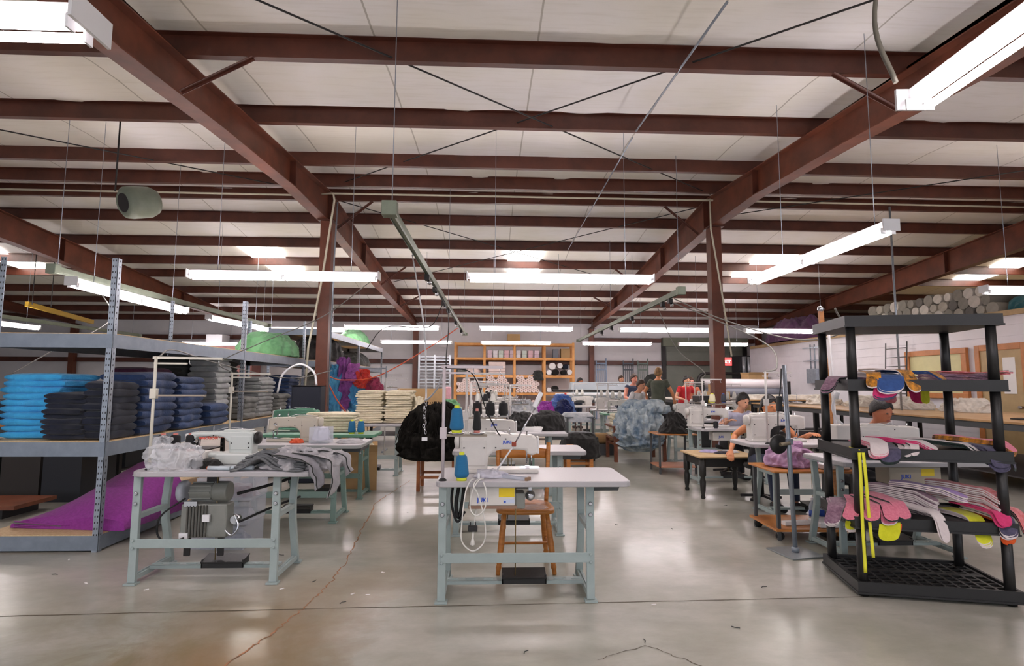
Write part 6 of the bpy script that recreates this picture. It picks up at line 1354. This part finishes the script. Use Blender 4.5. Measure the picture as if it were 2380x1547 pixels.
# cabinet and white box far left at the back
t = thing('storage_cabinet', 'reddish cabinet with white boxes on top at the far left back', 'cabinet', (-9.9, 21.4, 0)); MB().box(-.9, .9, -.4, .4, 0, 2.75).build('cabinet_body', M('dusty_red_cabinet', (140, 92, 86), .6, var=.1), t); MB().box(-.9, -.3, -.3, .3, 2.75, 3.2).build('top_box', WHITEM, t); MB().box(-.02, .6, -.41, -.4, 1.9, 2.6).build('vent_panel', M('dusty_red_dark', (96, 62, 58), .6), t)
# dark workbench and clutter seen under the left shelf
t = cutting(-9.2, -4.9, 7.6, 8.7, .82, 'orange topped workbench in the dark behind the left shelving', WOODO)
t = cutting(-8.4, -4.9, 9.6, 10.6, .82, 'second wood topped workbench farther behind the left shelving', WOODR)
for k in range(9):
    c = [(34, 34, 34), (56, 50, 44), (40, 44, 50)][k % 3]
    crate('storage_crate', f'dark storage crate under the orange topped workbench, {ORD[k]} from the left', 'crate', (-8.8 + .45 * k, 8.1, .222), (.38, .5, .3), M('crate_%d' % c[0], c, .6), flaps=False, group='dark crates')
for k in range(5): heap('dark_cloth', GREYD if k % 2 else NAVYK, f'dark garment mound on the orange topped workbench, {ORD[k]} from the left', 'fabric', (-8.6 + .8 * k, 8.15, .822), .6, .6, [(0, .3), (.5, .26), (.9, .12), (1, 0)], .07, 70 + k, sc=5, nu=40, nv=20, group='dark garment mounds')
# hanging loudspeaker horn and yellow hoist beam
t = thing('loudspeaker_horn', 'grey green round horn unit hanging under the roof at upper left', 'loudspeaker', (-4.66, 7.0, 3.68), -.55)
MB().lathe([(.09, 0), (.1, -.05), (.15, -.06), (.2, -.02), (.21, .05), (.2, .26), (.16, .34), (.05, .36)], n=28).build('horn_body', M('grey_green_horn', (104, 112, 98), .5, var=.1), t).rotation_euler = (-PI / 2 + .3, 0, 0)
MB().lathe([(.0, .06), (.1, .05), (.12, -.058)], n=20).build('horn_throat', IRON, t).rotation_euler = (-PI / 2 + .3, 0, 0); MB().tube([(0, -.15, .1), (0, -.15, 1.18)], .01, 6).build('hanger', IRON, t)
t = thing('hoist_beam', 'yellow hoist beam under the roof at far left', 'beam', tuple(W(62, 706, 14.0)), -.0); MB().bar((0, 0, 0), W(215, 748, 17.0) - W(62, 706, 14.0), .08, .12).build('beam_body', M('hoist_yellow', (200, 160, 50), .5), t); MB().tube([(0.05, .1, .0), (.05, .1, 1.4)], .01, 6).build('hanger', IRON, t); MB().tube([(.2, .5, -.02), (.2, .5, 1.4)], .01, 6).build('hanger', IRON, t)
# cords and cables overhead
cord([(2.86, 8.5, 2.7), (3.1, 7.6, 2.35), (3.4, 6.6, 1.9), (3.25, 6.1, 1.6), (2.92, 5.74, 1.54)], .009, WIREG, 'grey cable drooping from the right rail to the hoop machine stand', k=8)
cord([(2.84, 8.3, 2.72), (3.2, 7.4, 2.3), (3.6, 6.4, 1.95), (3.7, 5.6, 1.95), (3.25, 5.0, 2.12)], .009, WIREG, 'grey cable sagging from the right rail to the wooden post', k=8)
cord([(2.86, 9.2, 2.7), (3.1, 9.0, 2.0), (3.15, 8.0, 1.6), (3.02, 7.74, 1.48)], .007, WIREG, 'thin grey cable from the right rail to the third right stand', k=8)
cord([(-.8, 13.0, 2.7), (-1.4, 12.4, 2.2), (-2.3, 11.4, 1.55), (-2.9, 10.9, 1.45), (-3.05, 10.4, 1.5), (-2.85, 10.2, 1.15), (-2.6, 10.1, .85)], .012, ORANGEW, 'orange extension cable drooping from the long rail to the coloured garments', k=8)
cord([(-1.5, 6.9, 2.7), (-2.0, 6.6, 2.2), (-2.6, 6.3, 1.85), (-3.0, 6.2, 1.62), (-2.75, 5.95, 1.5)], .006, WIREG, 'dark cable dropping past the left column to the second left stand', k=8)
cord([(-2.0, 7.0, 1.55), (-2.4, 6.6, 1.45), (-2.9, 5.9, 1.6), (-2.6, 4.6, 1.66), (-2.4, 4.05, 1.58)], .006, WIREG, 'dark cable arching to the cream thread stand at left', k=8)
cord([(-5.4, 7.6, 2.7), (-4.9, 7.2, 2.2), (-4.7, 6.0, 1.7), (-4.5, 5.3, 1.45)], .007, WIREG, 'grey cable hanging behind the blue stack', k=8)
cord([(-.8, 9.0, 2.7), (-1.0, 8.8, 2.3), (-1.6, 8.4, 2.25), (-1.9, 8.4, 1.9)], .007, RUBBER, 'black cable looping off the long rail', k=8)
t = thing('wooden_post', 'slim orange wooden post with a cable hook behind the black rack', 'post', (3.22, 5.05, 0)); MB().bar((0, 0, 0), (-.08, 0, 2.1), .04, .03).build('post_shaft', WOODO, t); MB().tube([(.05, .02, 0), (.0, .02, 1.95)], .012, 8).build('white_rod', WHITEM, t); sphv((hk := MB()), (-.08, 0, 2.12), .03); hk.build('hook_knob', CHROME, t)
MB().box(-.12, .14, -.12, .12, 0, .02).build('post_base', IRON, t)
# coiled chain and conduit at the upper right fixture
cord([(1.95, 2.45, 2.86), (1.9, 2.5, 3.2), (1.98, 2.5, 3.7), (1.96, 2.5, 4.3)], .012, M('flex_conduit', (96, 92, 82), .5), 'flexible conduit rising from the large upper right fixture', k=8)
cord([(.55, 7.7, 4.78), (1.0, 5.6, 4.3), (1.8, 3.0, 4.35)], .01, GALV, 'pale steel tube slanting under the roof right of centre', k=4) if False else None
tag(MB().tube([W(1478, 305, 6.5), W(1690, 5, 4.0)], .011, 8).build('steel_tube', GALV), 'pale steel tube slanting under the roof right of centre', 'pipe')
tag(MB().tube([W(1320, 580, 12.8), W(1470, 320, 6.75)], .009, 8).build('steel_tube', GALV), 'thin grey tube continuing the slanting tube towards the back', 'pipe')
tag(MB().tube([(7.6, 9.9, 4.8), (7.6, 9.9, .94)], .018, 8).build('steel_pipe', GALV), 'vertical grey pipe rising behind the black rack', 'pipe')
# fine scraps on the floor
rnd = random.Random(31)
sm = [MB().cb((0, 0, .002), (.03, .012, .003)).mesh('scrap', PAPERW), MB().tube([(0, 0, .003), (.02, .012, .004), (.045, .008, .003)], .0022, 5).mesh('thread_end', M('dark_scrap', (50, 54, 56), .8))]
SP = [(1520, 1405), (1430, 1220), (920, 1165), (735, 1348), (655, 1368), (790, 1403), (500, 1080), (1560, 1228), (1590, 1260), (1495, 1485), (820, 1380), (1218, 1520), (855, 1382), (660, 1290), (200, 1355), (120, 1335), (340, 1370), (1770, 1365), (890, 1330), (1720, 1460), (948, 1190), (1690, 1175), (160, 1300)]
for k, (px, py) in enumerate(SP):
    o = bpy.data.objects.new('fabric_scrap', sm[k % 2]); COL.objects.link(o); o.location = G(px, py); o.rotation_euler.z = rnd.uniform(0, 6)
    tag(o, 'tiny white scrap lying on the concrete floor' if k % 2 == 0 else 'tiny dark thread end lying on the concrete floor', 'scrap', 'white floor scraps' if k % 2 == 0 else 'dark floor scraps')

# loose strands hanging off the black heap
rnd = random.Random(77); b = MB()
for k in range(420):
    a = rnd.uniform(0, 2 * PI); r0 = rnd.uniform(.3, .95); x0 = math.cos(a) * .46 * r0; y0 = math.sin(a) * .38 * r0; z0 = .62 * math.sqrt(max(0, 1 - r0 ** 2)) + .04
    dx, dy = math.cos(a) * rnd.uniform(.05, .14), math.sin(a) * rnd.uniform(.05, .12); L = rnd.uniform(.12, .3)
    if abs(x0 + dx) < .2 and False: continue
    j = rnd.uniform(-.05, .05)
    b.tube([(x0, y0, z0 + .02), (x0 + dx * .7 + j * .4, y0 + dy * .7, z0 - L * .25), (x0 + dx * 1.1 + j, y0 + dy * 1.1, max(-.16, z0 - L))], [.006, .005, .002], 4)
hp_ = [o for o in COL.objects if o.get('label', '').startswith('huge heap of black')][0]
b.build('loose_strands', BLKP, hp_)['kind'] = 'stuff'

LED = M('led_bulb', (255, 252, 250), .4, emit=14)
for o in [o for o in COL.objects if o.get('label', '') in ('cream machine third in the right row', 'cream machine fourth in the right row')]:
    sphv((lb := MB()), (-.3, -.03, .3), .022, 12, 8); lb.build('work_light', LED, o)

t = thing('low_platform', 'long low brown platform in the dark under the left shelving', 'platform', (-6.8, 6.1, 0)); MB().box(-2.2, 2.0, -.25, .3, .1, .14).build('platform_top', WOODR, t)
for q in (-2.0, -.6, .6, 1.8): MB().box(q - .05, q + .05, -.2, .25, 0, .1).build('foot', IRON, t)
for k in range(9):
    c = [(30, 30, 30), (48, 42, 38), (36, 38, 44)][k % 3]
    t = crate('storage_bin', f'dark bin on the floor in front of the orange topped workbench, {ORD[k]} from left', 'bin', (-8.75 + .47 * k, 7.0, 0), (.44, .6, .62), M('bin_%d' % c[0], c, .6), flaps=False, group='dark floor bins')
    heap('contents', [GREYD, NAVYK, BLACKF][k % 3], None, None, (0, 0, .4), .38, .5, [(0, .3), (.6, .26), (1, .1)], .06, 90 + k, nu=30, nv=12, sc=7, parent=t)
